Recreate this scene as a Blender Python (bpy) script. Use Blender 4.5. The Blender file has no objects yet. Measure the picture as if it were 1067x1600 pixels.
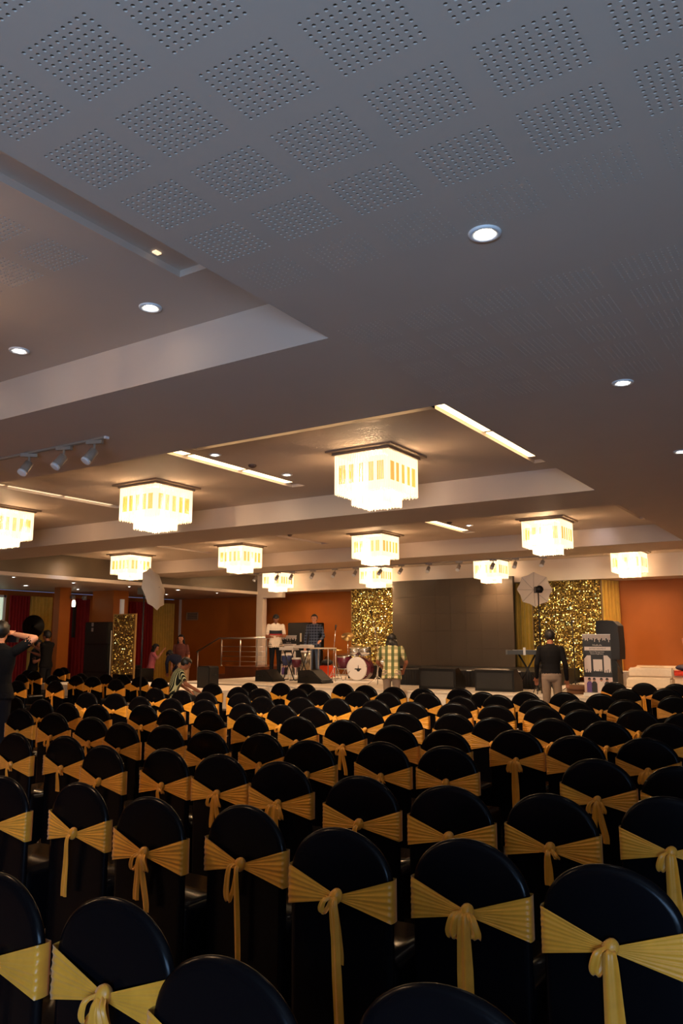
import bpy, bmesh, math, random
import numpy as np
from mathutils import Vector, Matrix, noise
random.seed(7)
PI = math.pi
sc = bpy.context.scene
COL = sc.collection

# ---------------------------------------------------------------- camera
CAM_H, F_PX, PITCH, YAW = 1.65, 1225.0, math.radians(9.27), math.radians(33.0)
cam_data = bpy.data.cameras.new('camera')
cam = bpy.data.objects.new('camera', cam_data); COL.objects.link(cam)
cam.location = (0, 0, CAM_H)
cam.rotation_euler = (PI/2 + PITCH, 0, YAW)
cam_data.sensor_fit = 'VERTICAL'; cam_data.sensor_height = 36.0
cam_data.lens = 36.0*F_PX/1600.0
cam_data.clip_start = 0.05; cam_data.clip_end = 200
sc.camera = cam

# ---------------------------------------------------------------- world, exposure
sc.view_settings.view_transform = 'Standard'
sc.view_settings.look = 'None'
sc.view_settings.gamma = 1.0
sc.view_settings.exposure = 0.0
sc.view_settings.use_curve_mapping = False
world = bpy.data.worlds.new('world'); sc.world = world; world.use_nodes = True
bg = world.node_tree.nodes['Background']
bg.inputs[0].default_value = (0.35, 0.55, 1.0, 1); bg.inputs[1].default_value = 0.35

def area_light(name, loc, target, sx, sy, power, col):
    l = bpy.data.lights.new(name, 'AREA'); l.shape = 'RECTANGLE'; l.size = sx; l.size_y = sy
    l.energy = power; l.color = col
    o = bpy.data.objects.new(name, l); COL.objects.link(o); o.location = loc
    d = Vector(target)-Vector(loc); o.rotation_euler = d.to_track_quat('-Z', 'Y').to_euler()
    return o
# added area lamp aimed up, for daylight from an unseen window behind the camera
area_light('daylight_fill', (1.2, -3.7, 1.0), (-0.2, -0.4, 3.38), 3.4, 1.3, 420, (0.35, 0.60, 1.0))

# ---------------------------------------------------------------- helpers
def lin(r, g, b):
    f = lambda c: (c/255/12.92) if c/255 <= 0.04045 else ((c/255+0.055)/1.055)**2.4
    return (f(r), f(g), f(b), 1)
MATS = {}
def mat(name, col, rough=0.6, metal=0.0, emis=None, estr=0.0, noise_amt=0.0, noise_scale=20, bump=0.0, bump_scale=60, spec=0.5, sheen=0, trans=0, alpha=1, sample=True):
    if name in MATS: return MATS[name]
    m = bpy.data.materials.new(name); m.use_nodes = True
    nt = m.node_tree; b = nt.nodes['Principled BSDF']
    c = tuple(col[:3])+(1,)
    b.inputs['Base Color'].default_value = c
    b.inputs['Roughness'].default_value = rough
    b.inputs['Metallic'].default_value = metal
    b.inputs['Specular IOR Level'].default_value = spec
    if sheen: b.inputs['Sheen Weight'].default_value = sheen
    if trans: b.inputs['Transmission Weight'].default_value = trans
    if alpha < 1: b.inputs['Alpha'].default_value = alpha
    if emis:
        b.inputs['Emission Color'].default_value = tuple(emis[:3])+(1,)
        b.inputs['Emission Strength'].default_value = estr
        if not sample:
            m.cycles.emission_sampling = 'NONE'
    if noise_amt or bump:
        tc = nt.nodes.new('ShaderNodeTexCoord')
    if noise_amt:
        n = nt.nodes.new('ShaderNodeTexNoise'); n.inputs['Scale'].default_value = noise_scale
        n.inputs['Detail'].default_value = 4
        mr = nt.nodes.new('ShaderNodeMapRange')
        mr.inputs['From Min'].default_value = 0.3; mr.inputs['From Max'].default_value = 0.7
        mr.inputs['To Min'].default_value = 1-noise_amt; mr.inputs['To Max'].default_value = 1+noise_amt
        mx = nt.nodes.new('ShaderNodeVectorMath'); mx.operation = 'SCALE'
        mx.inputs[0].default_value = c[:3]
        nt.links.new(tc.outputs['Object'], n.inputs['Vector'])
        nt.links.new(n.outputs['Fac'], mr.inputs['Value'])
        nt.links.new(mr.outputs['Result'], mx.inputs['Scale'])
        nt.links.new(mx.outputs['Vector'], b.inputs['Base Color'])
    if bump:
        n2 = nt.nodes.new('ShaderNodeTexNoise'); n2.inputs['Scale'].default_value = bump_scale
        bp = nt.nodes.new('ShaderNodeBump'); bp.inputs['Strength'].default_value = bump; bp.inputs['Distance'].default_value = 0.01
        nt.links.new(tc.outputs['Object'], n2.inputs['Vector'])
        nt.links.new(n2.outputs['Fac'], bp.inputs['Height'])
        nt.links.new(bp.outputs['Normal'], b.inputs['Normal'])
    MATS[name] = m
    return m

def stripe_mat(name, c1, c2, period, duty, axis=0, c3=None, axis2=None, rough=0.85):
    """cloth with woven stripes (or a check when axis2 is given), object coordinates"""
    m = bpy.data.materials.new(name); m.use_nodes = True; nt = m.node_tree
    b = nt.nodes['Principled BSDF']; b.inputs['Roughness'].default_value = rough; b.inputs['Specular IOR Level'].default_value = 0.2
    tc = nt.nodes.new('ShaderNodeTexCoord'); sp = nt.nodes.new('ShaderNodeSeparateXYZ')
    nt.links.new(tc.outputs['Object'], sp.inputs[0])
    def band(ax, per, du):
        a = nt.nodes.new('ShaderNodeMath'); a.operation = 'DIVIDE'; a.inputs[1].default_value = per
        f = nt.nodes.new('ShaderNodeMath'); f.operation = 'FRACT'
        g = nt.nodes.new('ShaderNodeMath'); g.operation = 'LESS_THAN'; g.inputs[1].default_value = du
        nt.links.new(sp.outputs[ax], a.inputs[0]); nt.links.new(a.outputs[0], f.inputs[0]); nt.links.new(f.outputs[0], g.inputs[0])
        return g
    g = band(axis, period, duty)
    mx = nt.nodes.new('ShaderNodeMix'); mx.data_type = 'RGBA'
    mx.inputs[6].default_value = c1; mx.inputs[7].default_value = c2
    nt.links.new(g.outputs[0], mx.inputs[0])
    out = mx.outputs[2]
    if axis2 is not None:
        g2 = band(axis2, period, duty)
        m2 = nt.nodes.new('ShaderNodeMix'); m2.data_type = 'RGBA'; m2.blend_type = 'MIX'
        m2.inputs[7].default_value = c3 or c2
        hf = nt.nodes.new('ShaderNodeMath'); hf.operation = 'MULTIPLY'; hf.inputs[1].default_value = 0.6
        nt.links.new(g2.outputs[0], hf.inputs[0]); nt.links.new(hf.outputs[0], m2.inputs[0])
        nt.links.new(out, m2.inputs[6]); out = m2.outputs[2]
    nt.links.new(out, b.inputs['Base Color'])
    MATS[name] = m
    return m

class MB:
    """collects geometry for one mesh"""
    def __init__(s): s.v = []; s.f = []; s.mi = []; s.sm = []
    def add(s, vs, fs, mi=0, smooth=False):
        n = len(s.v); s.v += [tuple(p) for p in vs]
        for f in fs: s.f.append(tuple(i+n for i in f)); s.mi.append(mi); s.sm.append(smooth)
    def box(s, x0, x1, y0, y1, z0, z1, mi=0, M=None):
        vs = [(x0,y0,z0),(x1,y0,z0),(x1,y1,z0),(x0,y1,z0),(x0,y0,z1),(x1,y0,z1),(x1,y1,z1),(x0,y1,z1)]
        if M is not None: vs = [tuple(M @ Vector(p)) for p in vs]
        s.add(vs, [(3,2,1,0),(4,5,6,7),(0,1,5,4),(1,2,6,5),(2,3,7,6),(3,0,4,7)], mi)
    def cbox(s, c, d, mi=0, M=None):
        s.box(c[0]-d[0]/2,c[0]+d[0]/2,c[1]-d[1]/2,c[1]+d[1]/2,c[2]-d[2]/2,c[2]+d[2]/2,mi,M)
    def tube(s, pts, r, n=8, mi=0, caps=True, smooth=True):
        pts = [Vector(p) for p in pts]; rings = []
        rs = r if isinstance(r, (list, tuple)) else [r]*len(pts)
        up = Vector((0,0,1))
        for i, p in enumerate(pts):
            d = (pts[min(i+1,len(pts)-1)]-pts[max(i-1,0)]).normalized()
            a = d.cross(up)
            if a.length < 0.05: a = d.cross(Vector((1,0,0)))
            a.normalize(); b2 = d.cross(a).normalized()
            rings.append([p+(a*math.cos(2*PI*k/n)+b2*math.sin(2*PI*k/n))*rs[i] for k in range(n)])
        vs = [q for R in rings for q in R]; fs = []
        for i in range(len(rings)-1):
            for k in range(n):
                fs.append((i*n+k, i*n+(k+1)%n, (i+1)*n+(k+1)%n, (i+1)*n+k))
        s.add(vs, fs, mi, smooth)
        if caps:
            s.add(rings[0], [tuple(range(n))], mi); s.add(rings[-1], [tuple(reversed(range(n)))], mi)
    def lathe(s, prof, n=20, c=(0,0,0), M=None, mi=0, smooth=True):
        vs = []; fs = []
        for r, z in prof:
            for k in range(n):
                p = Vector((r*math.cos(2*PI*k/n), r*math.sin(2*PI*k/n), z))
                if M is not None: p = M @ p
                vs.append(tuple(p+Vector(c)))
        for i in range(len(prof)-1):
            for k in range(n): fs.append((i*n+k, i*n+(k+1)%n, (i+1)*n+(k+1)%n, (i+1)*n+k))
        if prof[0][0] > 1e-4: fs.append(tuple(reversed(range(n))))
        if prof[-1][0] > 1e-4: fs.append(tuple((len(prof)-1)*n+k for k in range(n)))
        s.add(vs, fs, mi, smooth)
    def ell(s, c, r, nu=14, nv=9, mi=0, M=None):
        vs = []; fs = []
        for j in range(nv+1):
            t = PI*j/nv
            for i in range(nu):
                a = 2*PI*i/nu
                p = Vector((r[0]*math.sin(t)*math.cos(a), r[1]*math.sin(t)*math.sin(a), r[2]*math.cos(t)))
                if M is not None: p = M @ p
                vs.append(tuple(p+Vector(c)))
        for j in range(nv):
            for i in range(nu): fs.append(((j+1)*nu+i, (j+1)*nu+(i+1)%nu, j*nu+(i+1)%nu, j*nu+i))
        s.add(vs, fs, mi, True)
    def prism(s, outline, y0, y1, mi=0, smooth=False):
        """outline in (x,z), extruded along y"""
        n = len(outline)
        vs = [(x,y0,z) for x,z in outline]+[(x,y1,z) for x,z in outline]
        fs = [tuple(range(n)), tuple(reversed(range(n,2*n)))]
        s.add(vs, fs, mi)
        s.add(vs, [(i,(i+1)%n+0,(i+1)%n+n,i+n)[::-1] for i in range(n)], mi, smooth)
    def mesh(s, name, mats):
        me = bpy.data.meshes.new(name)
        me.from_pydata(s.v, [], s.f)
        for m in (mats if isinstance(mats, (list, tuple)) else [mats]): me.materials.append(m)
        me.polygons.foreach_set('material_index', s.mi)
        me.polygons.foreach_set('use_smooth', s.sm)
        me.update(); return me
    def build(s, name, mats, parent=None, loc=None, rz=0):
        bm = bmesh.new(); me = s.mesh(name, mats); bm.from_mesh(me)
        bmesh.ops.remove_doubles(bm, verts=bm.verts, dist=1e-5)
        bmesh.ops.recalc_face_normals(bm, faces=bm.faces)
        bm.to_mesh(me); bm.free()
        return link(name, me, parent, loc, rz)

def link(name, me, parent=None, loc=None, rz=0):
    o = bpy.data.objects.new(name, me); COL.objects.link(o)
    if parent is not None: o.parent = parent
    if loc is not None: o.location = loc
    if rz: o.rotation_euler = (0,0,rz)
    return o
def empty(name, loc=(0,0,0), rz=0, label=None, cat=None, group=None):
    o = bpy.data.objects.new(name, None); COL.objects.link(o); o.location = loc; o.rotation_euler = (0,0,rz)
    o.empty_display_size = 0.1
    if label: tag(o, label, cat, group)
    return o
def tag(o, label, cat, group=None):
    o['label'] = label; o['category'] = cat
    if group: o['group'] = group
    return o
def struct(o): o['kind'] = 'structure'; return o
def stuff(o): o['kind'] = 'stuff'; return o
def copy_tree(o, parent=None):
    c = o.copy(); COL.objects.link(c); c.parent = parent
    for ch in list(o.children): copy_tree(ch, c)
    return c
# camera frame, used to read where a thing stands at a chosen real depth along the hall
_R = Vector((math.cos(YAW), math.sin(YAW), 0))
_W = Vector((-math.sin(YAW)*math.cos(PITCH), math.cos(YAW)*math.cos(PITCH), math.sin(PITCH)))
_U = _R.cross(_W)
def at_y(px, py, y):
    d = (px-533.5)*_R+(800-py)*_U+F_PX*_W
    return Vector((0,0,CAM_H))+d*(y/d.y)
def X(px, y, py=1030): return at_y(px, py, y).x

# ---------------------------------------------------------------- materials
M_ceil = mat('white_ceiling_paint', (0.56,0.46,0.375), 0.55, noise_amt=0.015, noise_scale=3, spec=0.25)
M_dark = mat('ceiling_void', (0.03,0.03,0.035), 0.9)
M_floor = mat('floor_tile_stone', (0.27,0.18,0.11), 0.6, noise_amt=0.15, noise_scale=4)
M_orange = mat('orange_wall_panel', lin(178,100,33), 0.5, noise_amt=0.05, noise_scale=2, spec=0.3)
M_fascia = mat('cream_fascia_paint', (0.70,0.60,0.50), 0.4)
M_white = mat('white_plastic', (0.8,0.8,0.78), 0.4)
M_black = mat('black_plastic', (0.006,0.006,0.007), 0.45, spec=.3)
M_blackm = mat('black_metal', (0.02,0.02,0.022), 0.4, metal=0.6)
M_chrome = mat('chrome', (0.75,0.74,0.72), 0.18, metal=1.0)
M_steel = mat('brushed_steel', (0.5,0.46,0.42), 0.35, metal=1.0)
M_spandex = mat('black_spandex', (0.0028,0.0024,0.0030), 0.22, spec=0.08)
M_sash = mat('gold_satin', lin(210,142,40), 0.38, noise_amt=0.12, noise_scale=14, spec=0.35, sheen=0.15)
M_wcloth = mat('white_table_cloth', (0.80,0.73,0.64), 0.8, noise_amt=0.05, noise_scale=5, bump=0.2, bump_scale=8)
M_red = mat('red_curtain', lin(150,16,14), 0.75, noise_amt=0.1, noise_scale=6)
M_gold = mat('gold_curtain', lin(222,178,66), 0.6, noise_amt=0.1, noise_scale=6, sheen=0.3)
M_screen = mat('led_screen_face', (0.060,0.044,0.030), 0.42, noise_amt=0.06, noise_scale=1.2, spec=0.35)
M_woodd = mat('dark_brown_wood', lin(92,50,28), 0.3, noise_amt=0.2, noise_scale=5)
WARM = (1.0, 0.62, 0.30)
M_shade = mat('chandelier_inner_shade', (0.8,0.7,0.5), 0.6, emis=(1.0,0.64,0.35), estr=21.0)
M_bulb = mat('glowing_bulb', (0.9,0.85,0.7), 0.4, emis=(1.0,0.75,0.45), estr=12, sample=False)
M_crystal = mat('lit_crystal', (0.4,0.36,0.28), 0.15, emis=(1.0,0.74,0.42), estr=1.5, sample=False)
M_amber = mat('lit_amber_crystal', (0.35,0.18,0.02), 0.15, emis=(1.0,0.50,0.12), estr=0.8, sample=False)
M_led = mat('led_tube', (0.9,0.8,0.6), 0.5, emis=(1.0,0.72,0.38), estr=5.0)
M_leddim = mat('led_tube_dim', (0.9,0.8,0.6), 0.5, emis=(1.0,0.72,0.42), estr=1.2)
M_down = mat('downlight_lamp', (0.9,0.9,0.9), 0.5, emis=(1.0,0.95,0.85), estr=16.0, sample=False)
M_skirt = mat('black_skirting_cloth', (0.012,0.010,0.010), 0.8)
M_plate = mat('champagne_metal', (0.42,0.33,0.25), 0.35, metal=0.7)

# ================================================================ room shell
H, RZ = 3.38, 3.70          # low ceiling and beam undersides; recessed bays
XE, XL, XW, XR = -2.42, -16.1, -20.9, 5.0
YB = -3.9                   # wall behind the camera
Y1a, Y1b, Y2a, Y2b, Y3a, Y3b, YF, YW = 3.59, 5.13, 9.17, 10.35, 14.75, 16.2, 19.8, 20.9

b = MB(); b.box(XW-.2, XR+.2, YB-.2, YW+1.4, -0.1, 0); floor = struct(b.build('floor', M_floor))
b = MB()
b.box(XW-.2, XW, YB, YW+1.4, 0, 3.1)
struct(b.build('wall_left', M_orange))
b = MB(); b.box(XR, XR+.2, YB, YW+.2, 0, H); struct(b.build('wall_right', M_ceil))
b = MB()
b.box(XW, -0.6, YB-.2, YB, 0, RZ); b.box(3.0, XR, YB-.2, YB, 0, H); b.box(-0.6, 3.0, YB-.2, YB, 0, 0.3); b.box(-0.6, 3.0, YB-.2, YB, 2.4, H)
struct(b.build('wall_back', M_ceil))
w = empty('window_1', (1.2, YB, 0.3)); struct(w)  # unseen window, put in as the source of the cool light
b = MB()
for x in (-1.8, -0.6, 0.6, 1.74): b.box(x, x+.06, -.12, -.06, 0, 2.1)
b.box(-1.8, 1.8, -.12, -.06, 0, .06); b.box(-1.8, 1.8, -.12, -.06, 2.04, 2.1)
b.build('window_frame', M_white, w)
# ---- ceiling: board with real perforated fields, beams, recessed bays
def perforated_mesh(nx, ny, px, py, r, depth=0.012):
    b = MB(); n = 8
    for i in range(nx):
        for j in range(ny):
            cx, cy = (i+.5)*px, (j+.5)*py
            sq = []; oc = []
            for k in range(n):
                a = 2*PI*k/n+PI/n
                oc.append((cx+r*math.cos(a), cy+r*math.sin(a)))
            # square ring as eight points
            hx, hy = px/2, py/2
            for k in range(n):
                a = 2*PI*k/n+PI/n; c, s = math.cos(a), math.sin(a); m = max(abs(c), abs(s))
                sq.append((cx+hx*c/m, cy+hy*s/m))
            vs = [(x,y,0) for x,y in sq]+[(x,y,0) for x,y in oc]+[(x,y,depth) for x,y in oc]
            fs = []
            for k in range(n):
                k2 = (k+1)%n
                fs.append((k, k2, n+k2, n+k)); fs.append((n+k, n+k2, 2*n+k2, 2*n+k))
            b.add(vs, fs, 0)
            # the four corners of the cell outside the eight-point ring
            for sx in (-1,1):
                for sy in (-1,1):
                    a1 = math.atan2(sy, sx)
                    pts = sorted([p for p in sq if (p[0]-cx)*sx > 0 and (p[1]-cy)*sy > 0], key=lambda p: p[0]*sx)
                    if len(pts) == 2:
                        b.add([(pts[0][0],pts[0][1],0),(cx+hx*sx,cy+hy*sy,0),(pts[1][0],pts[1][1],0)], [(0,1,2)], 0)
    b.box(0, nx*px, 0, ny*py, depth+.002, depth+.012, 1)
    return b.mesh('perforated_panel', [M_ceil, M_dark])
PX, PY = .0302, .0270
PERF = perforated_mesh(10, 10, PX, PY, .0068)
PERF_FINE = perforated_mesh(10, 10, PX, PY, .0036, .004)
BW, BH = 10*PX, 10*PY
CELLX, CELLY = .3785, .357

ceiling = struct(empty('ceiling', (0,0,0)))
def ceiling_field(name, x0, x1, y0, y1, z, blocks):
    """flat board at height z with openings where the perforated panels sit; blocks = lower-left corners"""
    xs = sorted(set([x0, x1]+[v for bx, by in blocks for v in (bx, bx+BW)]))
    ys = sorted(set([y0, y1]+[v for bx, by in blocks for v in (by, by+BH)]))
    bs = set((round(bx,4), round(by,4)) for bx, by in blocks)
    idx = {}; vs = []; fs = []
    for i, x in enumerate(xs):
        for j, y in enumerate(ys): idx[i,j] = len(vs); vs.append((x,y,z))
    for i in range(len(xs)-1):
        for j in range(len(ys)-1):
            if (round(xs[i],4), round(ys[j],4)) in bs and abs(xs[i+1]-xs[i]-BW) < 1e-6: continue
            fs.append((idx[i,j], idx[i,j+1], idx[i+1,j+1], idx[i+1,j]))
    b = MB(); b.add(vs, fs); o = b.build(name, M_ceil, ceiling)
    for bx, by in blocks: link('perforated_panel', PERF if by < 2.6 else PERF_FINE, ceiling, (bx, by, z))
    return o
# low soffit to the right: fields of ten by ten holes, plain band around the downlights
cols = [-1.949-.0+CELLX*k for k in range(-1, 11)]
rowsy = [1.222-.357*2+.3575*k for k in range(0, 7)]+[3.52+.3575*k for k in range(0, 5)]
blk = [(cx, ry) for cx in cols for ry in rowsy]
ceiling_field('low_ceiling_board', XE, XR, YB, 5.5, H, blk)
b = MB(); b.add([(XE,5.5,H),(XE,YF,H),(XR,YF,H),(XR,5.5,H)], [(0,1,2,3)]); b.build('low_ceiling_board', M_ceil, ceiling)
b = MB(); b.box(XE+.003, XE+.02, YB, YF, H+.002, RZ+.2); b.build('ceiling_edge', M_ceil, ceiling)
# bays; each has light troughs cut upward: (x0,x1,y0,y1)
TH = 0.04
def bay(x0, x1, y0, y1, troughs, blocks=()):
    xs = sorted(set([x0,x1]+[v for t in troughs for v in t[:2]]+[v for bx,by in blocks for v in (bx,bx+BW)]))
    ys = sorted(set([y0,y1]+[v for t in troughs for v in t[2:4]]+[v for bx,by in blocks for v in (by,by+BH)]))
    b = MB()
    for i in range(len(xs)-1):
        for j in range(len(ys)-1):
            cx, cy = (xs[i]+xs[i+1])/2, (ys[j]+ys[j+1])/2
            if any(t[0] < cx < t[1] and t[2] < cy < t[3] for t in troughs): continue
            if any(bx < cx < bx+BW and by < cy < by+BH for bx, by in blocks): continue
            b.add([(xs[i],ys[j],RZ),(xs[i],ys[j+1],RZ),(xs[i+1],ys[j+1],RZ),(xs[i+1],ys[j],RZ)], [(0,1,2,3)])
    for t in troughs:
        a0,a1,c0,c1 = t[:4]
        b.add([(a0,c0,RZ+TH),(a0,c1,RZ+TH),(a1,c1,RZ+TH),(a1,c0,RZ+TH)], [(0,1,2,3)])
        b.add([(a0,c0,RZ),(a0,c1,RZ),(a0,c1,RZ+TH),(a0,c0,RZ+TH)], [(0,1,2,3)])
        b.add([(a1,c0,RZ),(a1,c1,RZ),(a1,c1,RZ+TH),(a1,c0,RZ+TH)], [(0,1,2,3)])
        b.add([(a0,c0,RZ),(a1,c0,RZ),(a1,c0,RZ+TH),(a0,c0,RZ+TH)], [(0,1,2,3)])
        b.add([(a0,c1,RZ),(a1,c1,RZ),(a1,c1,RZ+TH),(a0,c1,RZ+TH)], [(0,1,2,3)])
    b.build('recessed_ceiling_board', M_ceil, ceiling)
    for bx, by in blocks: link('perforated_panel', PERF if by < 4 else PERF_FINE, ceiling, (bx, by, RZ))
blk1 = [(-3.62-.38*i, 2.33-.36*j) for i in range(6) for j in range(5)]
bay(XL, XE, YB, Y1a, [(-3.07, XE-.01, YB+.05, 3.03)], blk1)
T2 = [(-3.0, XE-.01, 5.86, 8.78), (-5.89, -3.0, 5.86, 6.16), (-6.27, -6.05, 5.3, 8.42), (-9.62, -9.40, 5.3, 8.30), (-12.9, -12.68, 5.3, 8.3)]
blk2 = [(-5.2+.38*i, 6.35+.36*j) for i in range(5) for j in range(2)]
bay(XL, XE, Y1b, Y2a, T2, blk2)
T3 = [(-6.22, -6.0, 11.9, 14.0), (-2.95, XE-.01, 11.9, 13.95), (-9.58, -9.36, 11.9, 13.95), (-12.9, -12.68, 11.9, 14.0)]
bay(XL, XE, Y2b, Y3a, T3)
bay(XL, XE, Y3b, YF, [])
# beams: box with three faces, one object each
for (ya, yb) in ((Y1a, Y1b), (Y2a, Y2b), (Y3a, Y3b)):
    b = MB(); b.box(XL, XE, ya, yb, H, RZ+.15); b.build('ceiling_beam', M_ceil, ceiling)
# fascia over the stage
b = MB(); b.box(XL, XR, YF, YF+.15, 3.15, RZ+.1); struct(b.build('wall_fascia', M_fascia))
# left: glazed strip, light trim, lower ceiling
M_strip = mat('bronze_duct_strip', (0.10,0.075,0.05), 0.28, metal=0.3)
b = MB(); b.box(XL-.12, XL, YB, YF, 3.19, RZ+.1); o = b.build('duct_strip', M_strip, ceiling)
b = MB(); b.box(XL-.2, XL+.03, YB, YF, 3.10, 3.185); b.build('ceiling_trim', M_fascia, ceiling)
M_lowceil = mat('left_ceiling_paint', (0.55,0.45,0.38), 0.5)
b = MB(); b.box(XW, XL-.12, YB, YW+.2, 3.11, 3.25); b.build('low_ceiling_board', M_lowceil, ceiling)
# stage end walls
b = MB(); b.box(XW, -15.0, YW, YW+.2, 0, 3.3); struct(b.build('wall_stage_left', M_orange))
b = MB()
b.box(-15.0, XR, YW, YW+.2, 0, 3.3); struct(b.build('wall_stage', M_orange))
b = MB(); b.box(XL-.1, XR, YF+.15, YW, 3.16, 3.3); b.build('stage_ceiling_board', M_ceil, ceiling)
# white pier and header left of the stage
b = MB(); b.box(-16.12, -15.86, YF, YF+.2, 0, 3.15); struct(b.build('trim_1', M_fascia))
b = MB(); b.box(-15.86, -15.1, YF, YF+.18, 2.98, 3.15); struct(b.build('trim_2', M_fascia))
# thin vertical trims between the far wall panels
b = MB(); b.box(-20.6, -20.5, YW-.03, YW, 0, 3.1); struct(b.build('trim_3', M_fascia))

# ================================================================ lights in the ceiling
def fringe(half, z0, z1, pitch, parent, name, mats, amber_cells=()):
    """hanging rods of small crystals along a square, joined: too fine to pick apart singly"""
    b = MB(); n = int(round(2*half/pitch))
    for side in range(4):
        Mx = Matrix.Rotation(side*PI/2, 4, 'Z')
        for i in range(n+1):
            u = -half+2*half*i/n; dz = random.uniform(-.006,.006)+(0.010 if i % 2 else 0)
            w = pitch*.29
            frac = i/n
            amber = any(abs(frac-c) < .05 for c in amber_cells)
            zt = z0; zb = z1-dz
            if amber:
                zm1, zm2 = z0-(z0-z1)*.28, z0-(z0-z1)*.78
                for a, c, mi in ((zm1, zt, 0), (zm2, zm1, 1), (zb, zm2, 0)):
                    b.cbox((u, half, (a+c)/2), (w*2, w, c-a), mi, Mx)
            else:
                b.cbox((u, half, (zt+zb)/2), (w*2, w, zt-zb), 0, Mx)
            # the drop at the rod's end
            q = Mx @ Vector((u, half, zb-.010)); r = .0085
            b.add([(q.x+r,q.y,q.z),(q.x,q.y+r,q.z),(q.x-r,q.y,q.z),(q.x,q.y-r,q.z),(q.x,q.y,q.z+.012),(q.x,q.y,q.z-.012)],
                  [(0,1,4),(1,2,4),(2,3,4),(3,0,4),(1,0,5),(2,1,5),(3,2,5),(0,3,5)], 0)
    return stuff(b.build(name, mats, parent))

def make_chandelier():
    t = empty('chandelier', (0,0,0))
    b = MB(); b.box(-.415,.415,-.415,.415,-.022,0); b.box(-.36,.36,-.36,.36,-.05,-.022)
    b.build('mounting_plate', M_plate, t)
    fringe(.333, -.05, -.465, .0205, t, 'upper_crystal_fringe', [M_crystal, M_amber], (.14,.32,.5,.68,.86))
    fringe(.20, -.07, -.575, .0205, t, 'lower_crystal_fringe', [M_crystal, M_amber])
    for sx, sy in ((-1,-1),(1,-1),(1,1),(-1,1)):
        b = MB(); b.ell((sx*.15,sy*.15,-.20),(.028,.028,.045),10,7); b.tube([(sx*.15,sy*.15,-.05),(sx*.15,sy*.15,-.16)], .014, 8); b.build('bulb', M_bulb, t)
    return t
def chandelier_lamp(x, y, f=1.0):
    l = bpy.data.lights.new('chandelier_bulb_light', 'POINT'); l.energy = CH_POWER*f; l.color = CH_COL; l.shadow_soft_size = .10
    o = bpy.data.objects.new('chandelier_bulb_light', l); COL.objects.link(o); o.location = (x, y, RZ-.33)
CH_POWER, CH_COL = 215, (1.0, 0.62, 0.34)
ch0 = make_chandelier(); first = True
ROWN = ['nearest row', 'middle row', 'farthest row by the stage']
for ri, y in enumerate((7.37, 13.17, 19.02)):
    xs = (-11.2, -7.76, -4.32) if ri == 0 else (-14.66, -11.2, -7.76, -4.32)
    for i, x in enumerate(xs):
        c = ch0 if first else copy_tree(ch0); first = False
        c.location = (x, y, RZ)
        chandelier_lamp(x, y)
        pos = ['leftmost', 'second from left', 'third from left', 'rightmost']
        if ri == 0: pos = ['cut by left edge', 'left of the largest', 'largest and nearest']
        extra = ''
        if ri == 2: extra = [', above the drum kit side', ', above the gold sequin panel', ', in front of the screen top', ', over the orange wall'][i]
        tag(c, 'square two-tier lit crystal chandelier, %s, %s%s' % (ROWN[ri], pos[i], extra) if ri != 2 else
            'square crystal chandelier of the farthest row, %s%s' % (pos[i], extra), 'chandelier', 'square crystal chandeliers')

# the same chandeliers go on over the seats left of the frame; they light the near bay
for x in (-4.32, -7.76, -11.2):
    c = copy_tree(ch0); c.location = (x, 1.57, RZ); chandelier_lamp(x, 1.57, .6)
    tag(c, 'square crystal chandelier in the near bay outside the left edge, %s' % {-4.32:'nearest',-7.76:'middle',-11.2:'farthest'}[x], 'chandelier', 'square crystal chandeliers')

# tubes in the troughs
def tube_light(x, y0, y1, m, label, w=.07, along='y', n=2):
    t = empty('trough_light', (x if along == 'y' else (y0+y1)/2, (y0+y1)/2 if along == 'y' else x, RZ+TH-.001), label=label, cat='light', group='trough lights of the recessed ceiling')
    L = (y1-y0)/n
    for k in range(n):
        a = -(y1-y0)/2+k*L+.04; c = a+L-.08
        b = MB()
        if along == 'y': b.box(-w/2, w/2, a, c, -.008, 0)
        else: b.box(a, c, -w/2, w/2, -.025, 0)
        b.build('led_tube', m, t)
tube_light(-2.79, 5.95, 8.6, M_led, 'bright light tubes in the ceiling trough right of the largest chandelier', w=.40, n=2)
tube_light(-6.16, 5.4, 8.3, M_led, 'bright light tubes in the trough between the two nearest chandeliers', w=.20, n=3)
tube_light(-9.51, 5.4, 8.2, M_leddim, 'softly lit trough left of the second nearest chandelier', w=.2, n=3)
tube_light(-6.11, 12.0, 13.9, M_led, 'short lit trough above the screen, between two middle row chandeliers', w=.20, n=1)
tube_light(-2.6, 12.0, 13.85, M_leddim, 'short trough light at the far right beside the low ceiling', w=.28, n=2)
tube_light(-12.79, 12.1, 13.9, M_leddim, 'dim short trough light left of the drum side chandelier', w=.07, n=1)
tube_light(-3.02, 2.74, 2.86, M_leddim, 'small glowing light end in the dark trough near the camera', w=.03, n=1)
tube_light(6.02, -5.8, -3.1, M_led, 'light tubes in the cross trough behind the first beam', w=.06, along='x', n=4)

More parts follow.
